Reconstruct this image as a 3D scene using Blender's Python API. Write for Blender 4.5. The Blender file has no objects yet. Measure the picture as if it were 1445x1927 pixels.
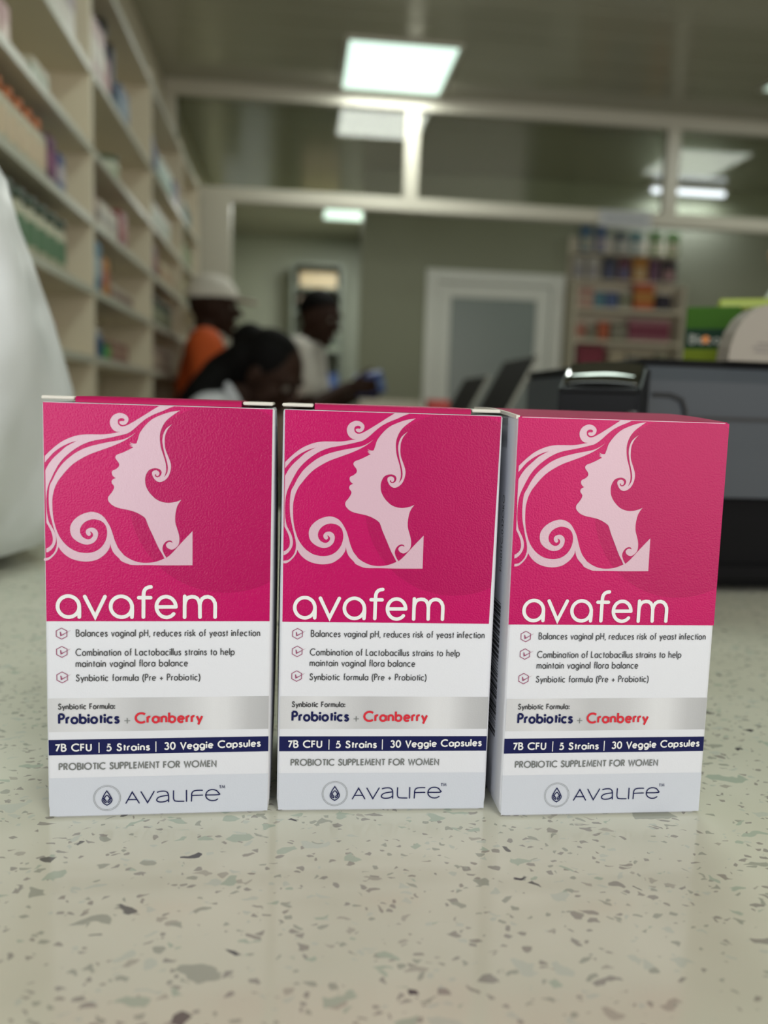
import bpy, bmesh, math, random
from mathutils import Vector, Matrix
from mathutils.geometry import tessellate_polygon
random.seed(7)
C = bpy.context.scene.collection
PI = math.pi

# ------------------------------------------------------------------ camera, light, exposure
cam_d = bpy.data.cameras.new('camera'); cam = bpy.data.objects.new('camera', cam_d); C.objects.link(cam)
cam_d.sensor_fit = 'VERTICAL'; cam_d.sensor_height = 36.0; cam_d.lens = 1555.4 / 1927 * 36.0
cam_d.clip_start = 0.01; cam_d.clip_end = 100
YAW, PITCH, ROLL = 0.1095, 0.1289, 0.0325
f0 = Vector((math.sin(YAW), math.cos(YAW), 0)); r0 = Vector((math.cos(YAW), -math.sin(YAW), 0)); u0 = Vector((0, 0, 1))
fw = f0 * math.cos(PITCH) - u0 * math.sin(PITCH); up = u0 * math.cos(PITCH) + f0 * math.sin(PITCH)
ri = r0 * math.cos(ROLL) + up * math.sin(ROLL); up = -r0 * math.sin(ROLL) + up * math.cos(ROLL)
mx = Matrix.Identity(4)
for i in range(3):
    mx[i][0], mx[i][1], mx[i][2] = ri[i], up[i], -fw[i]
mx.translation = Vector((0, 0, 1.1271))
cam.matrix_world = mx
cam_d.dof.use_dof = True; cam_d.dof.focus_distance = 0.256; cam_d.dof.aperture_fstop = 8.0
bpy.context.scene.camera = cam

sc = bpy.context.scene
vs = sc.view_settings
vs.view_transform = 'Standard'; vs.look = 'None'; vs.gamma = 1.0; vs.use_curve_mapping = False
vs.exposure = 0.0
sc.cycles.max_bounces = 8; sc.cycles.diffuse_bounces = 4; sc.cycles.glossy_bounces = 4
sc.cycles.transmission_bounces = 6; sc.cycles.transparent_max_bounces = 8
sc.cycles.caustics_reflective = False; sc.cycles.caustics_refractive = False
sc.cycles.sample_clamp_indirect = 4.0

world = bpy.data.worlds.new('daylight'); sc.world = world; world.use_nodes = True
bg = world.node_tree.nodes['Background']
bg.inputs[0].default_value = (0.80, 0.90, 1.0, 1); bg.inputs[1].default_value = 0.6

def area(name, loc, rot, sx, sy, power, col):
    d = bpy.data.lights.new(name, 'AREA'); d.shape = 'RECTANGLE'; d.size = sx; d.size_y = sy
    d.energy = power; d.color = col
    o = bpy.data.objects.new(name, d); C.objects.link(o); o.location = loc; o.rotation_euler = rot
    return o
# daylight coming in through the shop window and the open glass door behind the camera
area('daylight_shop_window', (-1.27, -2.28, 1.45), (PI / 2, 0, 0), 1.75, 2.0, 50, (0.93, 0.97, 1.0))
area('daylight_shop_door', (1.75, -2.28, 1.25), (PI / 2, 0, 0), 2.4, 2.4, 60, (1.0, 0.90, 0.78))

# ------------------------------------------------------------------ materials
def lin(c):
    return tuple((x / 12.92 if x <= 0.04045 else ((x + 0.055) / 1.055) ** 2.4) for x in c)
def hexc(h):
    return lin(tuple(int(h[i:i + 2], 16) / 255 for i in (0, 2, 4)))
_M = {}
def mat(name, col, rough=0.5, metal=0.0, spec=0.5, bump=None, vary=0.0, vscale=20.0, emit=None, coat=0.0, tint=None):
    """col: linear rgb or hex string; bump: (scale, strength, distance)"""
    if name in _M: return _M[name]
    if isinstance(col, str): col = hexc(col)
    m = bpy.data.materials.new(name); m.use_nodes = True
    nt = m.node_tree; b = nt.nodes['Principled BSDF']
    b.inputs['Base Color'].default_value = (*col, 1); b.inputs['Roughness'].default_value = rough
    b.inputs['Metallic'].default_value = metal; b.inputs['Specular IOR Level'].default_value = spec
    b.inputs['Coat Weight'].default_value = coat
    if tint: b.inputs['Specular Tint'].default_value = (*tint, 1)
    tc = nt.nodes.new('ShaderNodeTexCoord')
    if vary > 0:
        n = nt.nodes.new('ShaderNodeTexNoise'); n.inputs['Scale'].default_value = vscale; n.inputs['Detail'].default_value = 3
        nt.links.new(tc.outputs['Object'], n.inputs['Vector'])
        mr = nt.nodes.new('ShaderNodeMapRange'); mr.inputs['To Min'].default_value = 1 - vary; mr.inputs['To Max'].default_value = 1 + vary
        nt.links.new(n.outputs['Fac'], mr.inputs['Value'])
        mu = nt.nodes.new('ShaderNodeVectorMath'); mu.operation = 'SCALE'; mu.inputs[0].default_value = col
        nt.links.new(mr.outputs[0], mu.inputs['Scale']); nt.links.new(mu.outputs[0], b.inputs['Base Color'])
    if bump:
        n = nt.nodes.new('ShaderNodeTexNoise'); n.inputs['Scale'].default_value = bump[0]; n.inputs['Detail'].default_value = 2
        nt.links.new(tc.outputs['Object'], n.inputs['Vector'])
        bp = nt.nodes.new('ShaderNodeBump'); bp.inputs['Strength'].default_value = bump[1]; bp.inputs['Distance'].default_value = bump[2]
        nt.links.new(n.outputs['Fac'], bp.inputs['Height']); nt.links.new(bp.outputs[0], b.inputs['Normal'])
    if emit:
        b.inputs['Emission Color'].default_value = (*emit[0], 1); b.inputs['Emission Strength'].default_value = emit[1]
    _M[name] = m
    return m
def glass(name, tint=(1, 1, 1), refl=1.0, rough=0.0):
    if name in _M: return _M[name]
    m = bpy.data.materials.new(name); m.use_nodes = True; nt = m.node_tree; nt.nodes.clear()
    out = nt.nodes.new('ShaderNodeOutputMaterial'); mix = nt.nodes.new('ShaderNodeMixShader')
    tr = nt.nodes.new('ShaderNodeBsdfTransparent'); tr.inputs[0].default_value = (*tint, 1)
    gl = nt.nodes.new('ShaderNodeBsdfGlossy'); gl.inputs['Roughness'].default_value = rough
    fr = nt.nodes.new('ShaderNodeFresnel'); fr.inputs[0].default_value = 1.5
    ml = nt.nodes.new('ShaderNodeMath'); ml.operation = 'MULTIPLY'; ml.inputs[1].default_value = refl
    nt.links.new(fr.outputs[0], ml.inputs[0]); nt.links.new(ml.outputs[0], mix.inputs[0])
    nt.links.new(tr.outputs[0], mix.inputs[1]); nt.links.new(gl.outputs[0], mix.inputs[2]); nt.links.new(mix.outputs[0], out.inputs[0])
    _M[name] = m
    return m

def quartz():
    m = bpy.data.materials.new('speckled quartz'); m.use_nodes = True; nt = m.node_tree; L = nt.links
    b = nt.nodes['Principled BSDF']; b.inputs['Roughness'].default_value = 0.13; b.inputs['Specular IOR Level'].default_value = 0.5
    tc = nt.nodes.new('ShaderNodeTexCoord')
    nz = nt.nodes.new('ShaderNodeTexNoise'); nz.inputs['Scale'].default_value = 130; nz.inputs['Detail'].default_value = 2
    L.new(tc.outputs['Object'], nz.inputs['Vector'])
    sb = nt.nodes.new('ShaderNodeVectorMath'); sb.operation = 'SUBTRACT'; sb.inputs[1].default_value = (.5, .5, .5); L.new(nz.outputs['Color'], sb.inputs[0])
    ds = nt.nodes.new('ShaderNodeVectorMath'); ds.operation = 'SCALE'; ds.inputs['Scale'].default_value = 0.006; L.new(sb.outputs[0], ds.inputs[0])
    ad = nt.nodes.new('ShaderNodeVectorMath'); L.new(tc.outputs['Object'], ad.inputs[0]); L.new(ds.outputs[0], ad.inputs[1])
    n2 = nt.nodes.new('ShaderNodeTexNoise'); n2.inputs['Scale'].default_value = 25; L.new(tc.outputs['Object'], n2.inputs['Vector'])
    rb = nt.nodes.new('ShaderNodeValToRGB'); L.new(n2.outputs['Fac'], rb.inputs[0])
    rb.color_ramp.elements[0].position = 0.3; rb.color_ramp.elements[0].color = (0.63, 0.63, 0.53, 1)
    rb.color_ramp.elements[1].position = 0.7; rb.color_ramp.elements[1].color = (0.70, 0.695, 0.595, 1)
    cur = rb.outputs[0]
    def layer(scale, edge, prob, cols, rotz, stretch, soft, off):
        nonlocal cur
        mp = nt.nodes.new('ShaderNodeMapping'); mp.inputs['Scale'].default_value = (scale * stretch[0], scale * stretch[1], scale)
        mp.inputs['Rotation'].default_value = (0, 0, rotz); mp.inputs['Location'].default_value = (off, off * 1.7, off * .37)
        L.new(ad.outputs[0], mp.inputs[0])
        v1 = nt.nodes.new('ShaderNodeTexVoronoi'); v1.feature = 'F1'; v1.inputs['Scale'].default_value = 1; L.new(mp.outputs[0], v1.inputs['Vector'])
        v2 = nt.nodes.new('ShaderNodeTexVoronoi'); v2.feature = 'DISTANCE_TO_EDGE'; v2.inputs['Scale'].default_value = 1; L.new(mp.outputs[0], v2.inputs['Vector'])
        sp = nt.nodes.new('ShaderNodeSeparateColor'); L.new(v1.outputs['Color'], sp.inputs[0])
        # chip size differs from cell to cell
        ed = nt.nodes.new('ShaderNodeMapRange'); ed.inputs['To Min'].default_value = edge * .6; ed.inputs['To Max'].default_value = edge * 2.2; L.new(sp.outputs[1], ed.inputs[0])
        g = nt.nodes.new('ShaderNodeMath'); g.operation = 'SUBTRACT'; L.new(v2.outputs['Distance'], g.inputs[0]); L.new(ed.outputs[0], g.inputs[1])
        sm = nt.nodes.new('ShaderNodeMapRange'); sm.inputs['From Min'].default_value = 0; sm.inputs['From Max'].default_value = soft; L.new(g.outputs[0], sm.inputs[0])
        pr = nt.nodes.new('ShaderNodeMath'); pr.operation = 'LESS_THAN'; pr.inputs[1].default_value = prob; L.new(sp.outputs[0], pr.inputs[0])
        mu = nt.nodes.new('ShaderNodeMath'); mu.operation = 'MULTIPLY'; L.new(pr.outputs[0], mu.inputs[0]); L.new(sm.outputs[0], mu.inputs[1])
        cr = nt.nodes.new('ShaderNodeValToRGB'); cr.color_ramp.interpolation = 'CONSTANT'; L.new(sp.outputs[2], cr.inputs[0])
        els = cr.color_ramp.elements
        while len(els) > 1: els.remove(els[-1])
        for k, c in enumerate(cols):
            e = els[0] if k == 0 else els.new(k / len(cols))
            e.position = k / len(cols); e.color = (*c, 1)
        mx_ = nt.nodes.new('ShaderNodeMix'); mx_.data_type = 'RGBA'
        L.new(mu.outputs[0], mx_.inputs[0]); L.new(cur, mx_.inputs[6]); L.new(cr.outputs[0], mx_.inputs[7]); cur = mx_.outputs[2]
    sage, grey, dark, brown, mist = (.45, .51, .425), (.40, .41, .35), (.085, .08, .085), (.36, .345, .31), (.57, .60, .53)
    layer(420, .10, .20, [brown, grey, mist, (.36, .34, .30)], .5, (1, 1.3), .06, 3.1)
    layer(260, .12, .13, [mist, grey, sage, brown, (.46, .44, .38)], 1.1, (1, 1.5), .05, 7.7)
    layer(150, .15, .13, [mist, sage, mist, grey, sage], .35, (1, 1.5), .04, 1.3)
    layer(200, .20, .06, [dark, grey, grey, (.16, .155, .145)], .9, (1, 1.3), .04, 5.2)
    layer(95, .15, .07, [sage, mist, grey, mist, sage], .2, (1, 1.35), .03, 9.4)
    L.new(cur, b.inputs['Base Color'])
    return m

# ------------------------------------------------------------------ mesh helpers
def mesh_obj(name, bm, m, parent=None, smooth=False, loc=None):
    me = bpy.data.meshes.new(name); bmesh.ops.recalc_face_normals(bm, faces=bm.faces) if len(bm.faces) < 200000 else None
    bm.to_mesh(me); bm.free()
    if smooth:
        for p in me.polygons: p.use_smooth = True
    o = bpy.data.objects.new(name, me); C.objects.link(o)
    if m is not None: me.materials.append(m)
    if parent is not None: o.parent = parent
    if loc is not None: o.location = loc
    return o
def tag(o, label=None, cat=None, group=None, kind=None):
    if label: o['label'] = label
    if cat: o['category'] = cat
    if group: o['group'] = group
    if kind: o['kind'] = kind
    return o
def thing(name, label, cat, loc=(0, 0, 0), rz=0, group=None):
    o = bpy.data.objects.new(name, None); o.empty_display_size = .05; C.objects.link(o)
    o.location = loc; o.rotation_euler = (0, 0, rz)
    return tag(o, label, cat, group)
def copy_tree(o, parent=None):
    c = o.copy(); C.objects.link(c); c.parent = parent
    for ch in o.children: copy_tree(ch, c)
    return c
def bx(bm, x0, x1, y0, y1, z0, z1, bev=0.0, seg=1):
    r = bmesh.ops.create_cube(bm, size=1.0)
    vs_ = r['verts']
    for v in vs_:
        v.co = Vector(((x0 + x1) / 2 + v.co.x * (x1 - x0), (y0 + y1) / 2 + v.co.y * (y1 - y0), (z0 + z1) / 2 + v.co.z * (z1 - z0)))
    if bev > 0:
        es = list({e for v in vs_ for e in v.link_edges})
        bmesh.ops.bevel(bm, geom=es, offset=bev, segments=seg, affect='EDGES', profile=.5)
def box(name, m, x0, x1, y0, y1, z0, z1, parent=None, bev=0.0, seg=1):
    bm = bmesh.new(); bx(bm, x0, x1, y0, y1, z0, z1, bev, seg)
    return mesh_obj(name, bm, m, parent)
def lathe(bm, prof, n=20, c=(0, 0), cap=True):
    rings = []
    for r, z in prof:
        rings.append([bm.verts.new((c[0] + r * math.cos(2 * PI * k / n), c[1] + r * math.sin(2 * PI * k / n), z)) for k in range(n)])
    for a, b in zip(rings, rings[1:]):
        for k in range(n): bm.faces.new((a[k], a[(k + 1) % n], b[(k + 1) % n], b[k]))
    if cap:
        bm.faces.new(rings[0][::-1]); bm.faces.new(rings[-1])
def tube(bm, pts, r, n=8):
    pts = [Vector(p) for p in pts]; rings = []
    for i, p in enumerate(pts):
        t = (pts[min(i + 1, len(pts) - 1)] - pts[max(i - 1, 0)]).normalized()
        a = t.orthogonal().normalized() if i == 0 else (prev - t * prev.dot(t)).normalized()
        prev = a; b = t.cross(a)
        rings.append([bm.verts.new(p + (a * math.cos(2 * PI * k / n) + b * math.sin(2 * PI * k / n)) * r) for k in range(n)])
    for a, b in zip(rings, rings[1:]):
        for k in range(n): bm.faces.new((a[k], a[(k + 1) % n], b[(k + 1) % n], b[k]))
    bm.faces.new(rings[0][::-1]); bm.faces.new(rings[-1])
def prism(bm, poly, axis, a0, a1):
    """extrude a 2-D polygon along an axis: 'y' (poly in x,z) or 'x' (poly in y,z) or 'z'"""
    def P(p, a): return {'y': (p[0], a, p[1]), 'x': (a, p[0], p[1]), 'z': (p[0], p[1], a)}[axis]
    A = [bm.verts.new(P(p, a0)) for p in poly]; B = [bm.verts.new(P(p, a1)) for p in poly]
    n = len(poly); bm.faces.new(A); bm.faces.new(B[::-1])
    for k in range(n): bm.faces.new((A[k], B[k], B[(k + 1) % n], A[(k + 1) % n]))

# ------------------------------------------------------------------ the setting
WALL = mat('olive grey wall paint', (.30, .315, .225), .55, vary=.05, vscale=3)
WALL_L = mat('cream wall paint', (.62, .57, .45), .6)
CEIL = mat('glossy grey ceiling panel', (.36, .355, .275), .16, spec=.5)
WHITE_F = mat('white painted aluminium', (.50, .48, .40), .35)
CREAM = mat('cream laminate', (.66, .60, .47), .5, vary=.03, vscale=8)
FLOOR = mat('pale floor tile', (.42, .40, .35), .25, vary=.06, vscale=4)
ZC, YP = 2.70, 4.45          # ceiling height, distance of the glazed partition

def struct(o): o['kind'] = 'structure'; return o
struct(box('floor', FLOOR, -2.3, 3.7, -2.4, 8.5, -.06, 0))
ceil = struct(box('ceiling', mat('ceiling void', (.2, .2, .18), .8), -2.3, 3.7, -2.4, 8.5, ZC + .012, ZC + .10))
# tongue-and-groove ceiling panels, each its own piece, running across the room
pw = .20; plank_me = None
for k in range(54):
    y = -2.4 + k * pw
    if plank_me is None:
        bm = bmesh.new(); bx(bm, -2.3, 3.7, .003, pw - .003, ZC, ZC + .012, .003)
        o = mesh_obj('ceiling_panel', bm, CEIL, ceil); plank_me = o.data
    else:
        o = bpy.data.objects.new('ceiling_panel', plank_me); C.objects.link(o); o.parent = ceil
    o.location = (0, y, 0)
struct(box('wall_left', WALL_L, -.80, -.68, 1.15, 8.5, 0, ZC))
struct(box('wall_left_step', WALL_L, -2.3, -.68, 1.05, 1.15, 0, ZC))
struct(box('wall_left_front', WALL_L, -2.4, -2.3, -2.4, 1.15, 0, ZC))
struct(box('wall_right', WALL, 3.6, 3.7, -2.4, 5.8, 0, ZC))
struct(box('wall_far', mat('grey green wall paint', (.36, .385, .31), .55, vary=.04, vscale=3), -.8, .75, 8.28, 8.4, 0, ZC))
struct(box('wall_return', WALL, .63, .75, 5.92, 8.28, 0, ZC))
# back wall with the door opening
bm = bmesh.new()
bx(bm, .43, .875, 5.8, 5.92, 0, ZC); bx(bm, 1.855, 3.7, 5.8, 5.92, 0, ZC); bx(bm, .875, 1.855, 5.8, 5.92, 2.065, ZC)
struct(mesh_obj('wall_back', bm, WALL))
# wall behind the camera: shop window on the left, glazed door opening on the right; unseen middle pier added to darken carton reflections
bm = bmesh.new()
bx(bm, -2.4, -2.2, -2.4, -2.3, 0, ZC); bx(bm, -.36, .46, -2.4, -2.3, 0, ZC); bx(bm, 3.1, 3.7, -2.4, -2.3, 0, ZC)
bx(bm, -2.2, -.36, -2.4, -2.3, 0, .42); bx(bm, -2.2, -.36, -2.4, -2.3, 2.5, ZC); bx(bm, .46, 3.1, -2.4, -2.3, 2.5, ZC)
struct(mesh_obj('wall_front', bm, mat('shopfront darkened for reflections', (.10, .10, .09), .6)))  # unseen wall, coloured dark so the magenta print reflects little between the openings
struct(box('baseboard_back', WHITE_F, 1.86, 3.6, 5.785, 5.80, 0, .09))

# door with white frame and frosted pane in the back wall
door = struct(thing('door_1', 'white framed door with a grey blue glass pane in the olive wall', 'door', (1.365, 5.8, 0)))
DW = mat('white door paint', (.80, .82, .77), .35)
bm = bmesh.new()
bx(bm, -.49, -.40, -.035, .10, 0, 2.065, .004); bx(bm, .40, .49, -.035, .10, 0, 2.065, .004); bx(bm, -.40, .40, -.035, .10, 1.98, 2.065, .004)
mesh_obj('door_frame', bm, DW, door)
bm = bmesh.new()
bx(bm, -.398, -.305, .005, .05, .01, 1.978, .004); bx(bm, .305, .398, .005, .05, .01, 1.978, .004)
bx(bm, -.305, .305, .005, .05, 1.885, 1.978, .004); bx(bm, -.305, .305, .005, .05, .01, .20, .004)
leaf = mesh_obj('door_leaf', bm, DW, door)
box('glass_pane', mat('frosted grey blue glass', (.25, .30, .29), .30), -.305, .305, .02, .034, .20, 1.885, leaf)
bm = bmesh.new(); tube(bm, [(-.35, .005, 1.0), (-.35, -.05, 1.0), (-.35, -.05, 1.0), (-.24, -.05, 1.0)], .010)
mesh_obj('door_handle', bm, mat('brushed steel', (.5, .5, .5), .3, 1), leaf)

# glazed partition: transoms, mullions, post and panes
part = struct(thing('window_1', 'high glazed partition with cream metal bars below the ceiling', 'window', (0, YP, 0)))
def pbar(name, x0, x1, z0, z1, d=.03): return box(name, WHITE_F, x0, x1, -d, d, z0, z1, part, .004)
pbar('transom', -.679, 3.6, ZC - .075, ZC); pbar('transom', -.679, 3.6, 2.125, 2.195)
for xm in (-.68 + .022, .572, 1.975, 3.57): pbar('mullion', xm - .038 if xm > 0 else -.679, xm + .038, 2.195, ZC - .075, .027)
pbar('post', -.50, -.345, 0, 2.125, .04)
GL = glass('partition glass', (.93, .95, .90), .8)
for a, b in ((-.62, .534), (.61, 1.937), (2.013, 3.532)):
    box('glass_pane', GL, a, b, -.003, .003, 2.195, ZC - .075, part)

# ------------------------------------------------------------------ lamps in the ceiling
def panel_light(x, y, w, d, label, power, glow=1.25, drop=.0):
    t = thing('ceiling_light', label, 'lamp', (x, y, ZC - drop))
    bm = bmesh.new()
    for (x0, x1, y0, y1) in ((-w / 2, w / 2, -d / 2, -d / 2 + .018), (-w / 2, w / 2, d / 2 - .018, d / 2), (-w / 2, -w / 2 + .018, -d / 2 + .018, d / 2 - .018), (w / 2 - .018, w / 2, -d / 2 + .018, d / 2 - .018)):
        bx(bm, x0, x1, y0, y1, -.014, 0)
    mesh_obj('light_frame', bm, WHITE_F, t)
    box('diffuser', mat('lit diffuser %g' % glow, (.8, .85, .8), .5, emit=((.74, 1.0, .87), glow)), -w / 2 + .018, w / 2 - .018, -d / 2 + .018, d / 2 - .018, -.010, -.002, t)
    l = bpy.data.lights.new('panel_lamp', 'AREA'); l.shape = 'RECTANGLE'; l.size = w * .9; l.size_y = d * .9; l.energy = power; l.color = (.98, 1.0, .94)
    lo = bpy.data.objects.new('panel_lamp', l); C.objects.link(lo); lo.parent = t; lo.location = (0, 0, -.02)
    return t
panel_light(.445, 4.09, .52, .60, 'square lit ceiling panel in front of the glazed partition', 11)
panel_light(.445, -.75, .52, .60, 'added unseen ceiling panel above the customer side of the counter', 8)  # unseen panel added to brighten the countertop from above
panel_light(.445, 1.55, .52, .60, 'added unseen ceiling panel above the work desk', 5, 6.0)  # unseen panel added for the shelving, extra bright for the receipt printer's highlight
panel_light(.40, 7.05, .42, .66, 'small distant lit ceiling panel seen below the lower partition bar', 18)
panel_light(2.45, 3.72, .52, .60, 'lit ceiling panel at the right edge of the ceiling', 4, .8)
t = thing('tube_lamp', 'bluish white tube lamp glowing behind the right mullion', 'lamp', (2.68, 5.72, 2.655))
bm = bmesh.new(); bx(bm, -.29, .29, -.03, .06, .018, .045, .004); mesh_obj('fitting', bm, WHITE_F, t)
bm = bmesh.new(); tube(bm, [(-.26, 0, 0), (.26, 0, 0)], .016, 12)
_tl = area('tube_light', (0, -.05, -.03), (0, 0, 0),   .5, .04, 3, (.85, .9, 1.0)); _tl.parent = t
mesh_obj('tube', bm, mat('lit tube', (.8, .8, .9), .5, emit=((.80, .84, 1.0), 2.2)), t)

# ------------------------------------------------------------------ counter
ct = thing('counter', 'pale speckled quartz shop counter carrying the three pink boxes', 'counter', (0, 0, 0))
box('countertop', quartz(), -1.6, 2.2, -.42, .98, .96, 1.0, ct, .004, 2)
CP = mat('white counter panel', (.6, .58, .52), .5)
for x in (-1.56, -.62, .32, 1.26): box('front_panel', CP, x, x + .92, .90, .92, .08, .959, ct, .003)
for x in (-1.58, 2.14): box('side_panel', CP, x, x + .03, -.36, .899, 0, .959, ct)
FACE_OUTLINE = [(39.37,123.36,1),(36.51,122.79),(34.07,121.9),(31.8,120.78),(30.2,119.42),(28.93,117.91),(27.98,116.41),(27.54,114.92),(27.08,113.52,1),(26.59,113.39),(25.93,113.49),(25.18,113.8,1),(25.61,113.4),(26.11,113.16,1),(25.08,113.27,1),(25.62,112.94),(26.04,112.75,1),(25.21,112.81,1),(25.71,112.54),(26.21,112.34,1),(24.51,111.39),(22.89,110.61),(21.59,110.09),(21.12,109.42),(21.3,108.76),(21.98,107.87),(22.2,107.13),(21.93,106.47),(21.05,105.79),(20.32,105.44),(20.08,104.85),(20.27,104.11),(20.78,103.55),(21.19,103.3,1),(20.47,102.96),(20.07,102.45),(20.09,101.79),(20.52,101.22),(20.75,100.64),(20.47,99.8),(19.84,98.79),(19.12,97.86),(18.98,96.95),(19.41,96.12),(20.42,95.22),(21.93,94.59),(23.76,94.21),(25.6,93.82),(27.44,93.11),(29.14,92.05),(29.74,91.15),(30.46,89.23),(31.9,86.05),(33.34,82.85),(34.4,81),(35.04,79.68,1),(35.58,80.03,1),(34.91,81.09),(34.44,82.36),(34.5,83.38),(34.97,84.32),(35.62,84.92),(36.36,85.19),(37.04,85.03),(37.31,84.48,1),(36.6,84.74),(35.88,84.51),(35.45,83.82),(35.76,83.06),(36.45,82.6),(37.21,82.44),(38.04,82.84),(38.85,83.62),(39.24,84.65),(39.28,86),(39.06,87.35),(38.59,88.87),(38.15,90.38),(38.06,92.06),(38.25,93.75),(38.62,95.27),(39.24,96.46),(39.89,97.38,1),(38.82,96.85),(37.33,96.46),(35.83,96.32),(34.32,96.56),(32.81,97.2),(31.44,98.37),(30.4,99.69),(29.69,101.17),(29.49,102.5),(29.53,103.66),(29.91,104.83),(30.54,105.76),(31.52,106.28),(32.68,106.42),(33.68,106.08),(34.17,105.35),(33.98,104.43),(33.42,103.92),(32.76,103.82),(32.25,104.22),(32.29,104.59),(32.6,104.7,1),(32.61,104.3),(33,104.12),(33.43,104.5),(33.51,105.16),(33.03,105.7),(32.36,105.8),(31.71,105.54),(31.43,104.95),(31.67,104.04),(32.29,103.06),(33.13,102.5),(33.97,102.46),(34.95,102.87),(35.92,103.81),(36.54,105.15),(36.82,106.49),(36.78,107.81),(36.31,109.29),(35.4,111.59),(35.1,112.98),(35.05,114.47),(35.17,115.95),(35.7,117.44),(36.48,118.61),(37.2,119.37,1),(36.15,118.6),(35.2,117.59),(34.59,116.1),(34.39,114.45),(34.62,112.64),(35.01,110.84),(35.57,108.86),(35.97,106.88),(35.85,105.39),(35.31,104.38),(34.91,103.9,1),(35.36,105.21),(35.48,106.54),(35.26,108.19),(34.7,110.17),(34.06,112.13),(33.74,114.1),(33.68,115.91),(33.97,117.4),(34.65,119.05),(35.76,120.56),(37.36,121.92)]
WAVE_OUTLINE = [(43.07,88.02,1),(43.11,77.81,1),(35.52,77.7),(30.48,77.75),(25.96,77.73),(24.28,78.13),(22.59,78.92),(22.03,79.62),(20.58,81.13),(19.88,82.47),(19.47,84.06,1),(19.29,82.8),(18.33,81.26),(17.03,80.06),(15.39,79.1),(12.92,78.64),(10.43,78.86),(8.27,79.58),(6.59,80.74),(5.42,82.07),(4.94,82.98,1),(4.44,81.55),(3.47,80.19),(2.34,79.16),(1.52,78.81),(0.78,78.8,1),(0.82,79.56,1),(2,79.74),(2.98,80.43),(3.86,81.54),(4.38,83.06),(4.47,84.4),(4.28,85.91),(3.66,88.4),(3.04,91.06),(2.59,93.38),(2.41,96.36),(2.52,99.18),(2.83,101),(3.61,102.49),(4.67,104.66),(6.26,107),(8.33,109.02),(10.58,110.71),(13,111.92),(15.43,112.72),(18.68,113.54),(22.67,114.39),(24.41,115.01),(25.86,115.86),(26.91,116.71,1),(26.03,115.87),(24.42,114.68),(22.81,113.73),(21.19,112.95),(19.57,112.25),(17.1,111.29),(13.86,109.98),(11.12,108.43),(9.03,106.9),(7.27,105.05),(5.84,103.2),(5.05,102.11),(4.15,100.21),(3.72,98.71),(3.42,97.05),(3.38,94.73),(3.51,92.24),(3.88,89.91),(4.49,87.75),(5.26,85.92),(6.36,84.27),(7.87,82.78),(9.88,81.63),(12.03,81.19),(13.85,81.27),(15.5,81.81),(16.96,82.93),(18,84.46),(18.54,86.15),(18.63,87.67),(18.3,89.17),(17.61,90.17),(16.61,90.82),(15.28,91.13),(13.96,91.02),(12.49,90.32),(11.45,89.21),(10.98,87.87),(11.26,86.53),(12.1,85.62),(13.1,85.22),(13.92,85.4),(14.57,86.08),(14.63,86.84),(14.13,87.42),(13.79,87.5,1),(14.06,86.75),(13.58,86.2),(12.91,86.56),(12.61,87.39),(13.03,88.24),(14.18,88.68),(15.18,88.44),(15.94,87.62),(16.05,86.45),(15.58,85.09),(14.45,84.06),(12.97,83.67),(11.48,83.93),(9.81,84.83),(8.63,86.15),(8.23,87.99),(8.56,89.66),(9.68,91.19),(11.3,92.39),(13.09,93.09),(14.73,93.29),(16.39,92.82),(17.74,91.84),(18.77,90.35),(19.64,88.69),(20.27,86.69),(20.9,84.68),(21.78,82.67),(22.82,81.33),(23.55,80.49),(25.41,79.34),(27.44,78.6),(29.79,78.38),(32.13,78.67),(33.79,79.21),(34.95,79.73),(35.61,80),(36.92,81.13),(38.38,82.76),(40.32,85)]
HAIR_OUTLINE = [(33.07,124.7,1),(37.43,124.7,1),(35.64,123.99),(33.7,123.04),(31.43,122.07),(29.17,120.78),(27.25,119.18),(25.65,117.66),(23.88,116.38),(21.93,115.76),(19.49,115.12),(17.02,114.56),(14.74,114.09),(12.96,113.56),(11.19,112.77),(9.26,111.58),(7.34,110.06),(5.74,108.46),(4.47,106.79),(3.37,104.79),(2.58,103.13),(1.8,101.31),(1.31,99.65),(1.09,97.99),(0.99,96.33),(1.03,94.18),(1.17,92.52),(1.58,90.37),(2.25,89.05),(3.1,87.39),(3.54,85.56),(3.33,83.88),(2.45,82.36),(1.48,81.5),(0.76,81.24,1),(0.78,82.41,1),(1.46,82.76),(2.35,83.7),(2.65,85.04),(2.46,86.54),(1.86,88.2),(0.93,89.94,1),(0.82,99.64,1),(0.85,105.14,1),(1.87,107.06),(3.3,108.89),(4.89,110.41),(6.49,111.92),(7.93,112.85),(9.7,113.8,1),(7.92,113.26),(6.15,112.4),(4.55,111.38),(2.95,110.03),(1.68,108.52),(0.73,107.36,1),(0.78,109.24,1),(1.81,110.33),(3.41,111.84),(5.32,113.36),(7.57,114.56),(9.83,115.35),(12.1,115.69),(14.54,115.76),(16.99,115.82),(19.43,116.18),(21.7,116.69,1),(20.56,116.78),(19.56,117.49),(18.95,118.78),(19,120.09),(19.78,121.33),(21.07,122.02),(21.92,122.12),(23.08,121.8),(23.91,121.04),(24.1,120.23),(23.8,119.41),(23.16,118.87),(22.34,118.71),(21.68,119.1),(21.55,119.59),(22.07,119.81),(22.77,119.77,1),(22.99,120.2),(22.62,120.6),(21.88,120.62),(21.24,120.23),(21.1,119.49),(21.36,118.77),(22.19,118.3),(23.33,118.5),(24.78,119.27),(26.39,120.3),(28.48,121.66),(30.74,123.19)]
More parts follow.
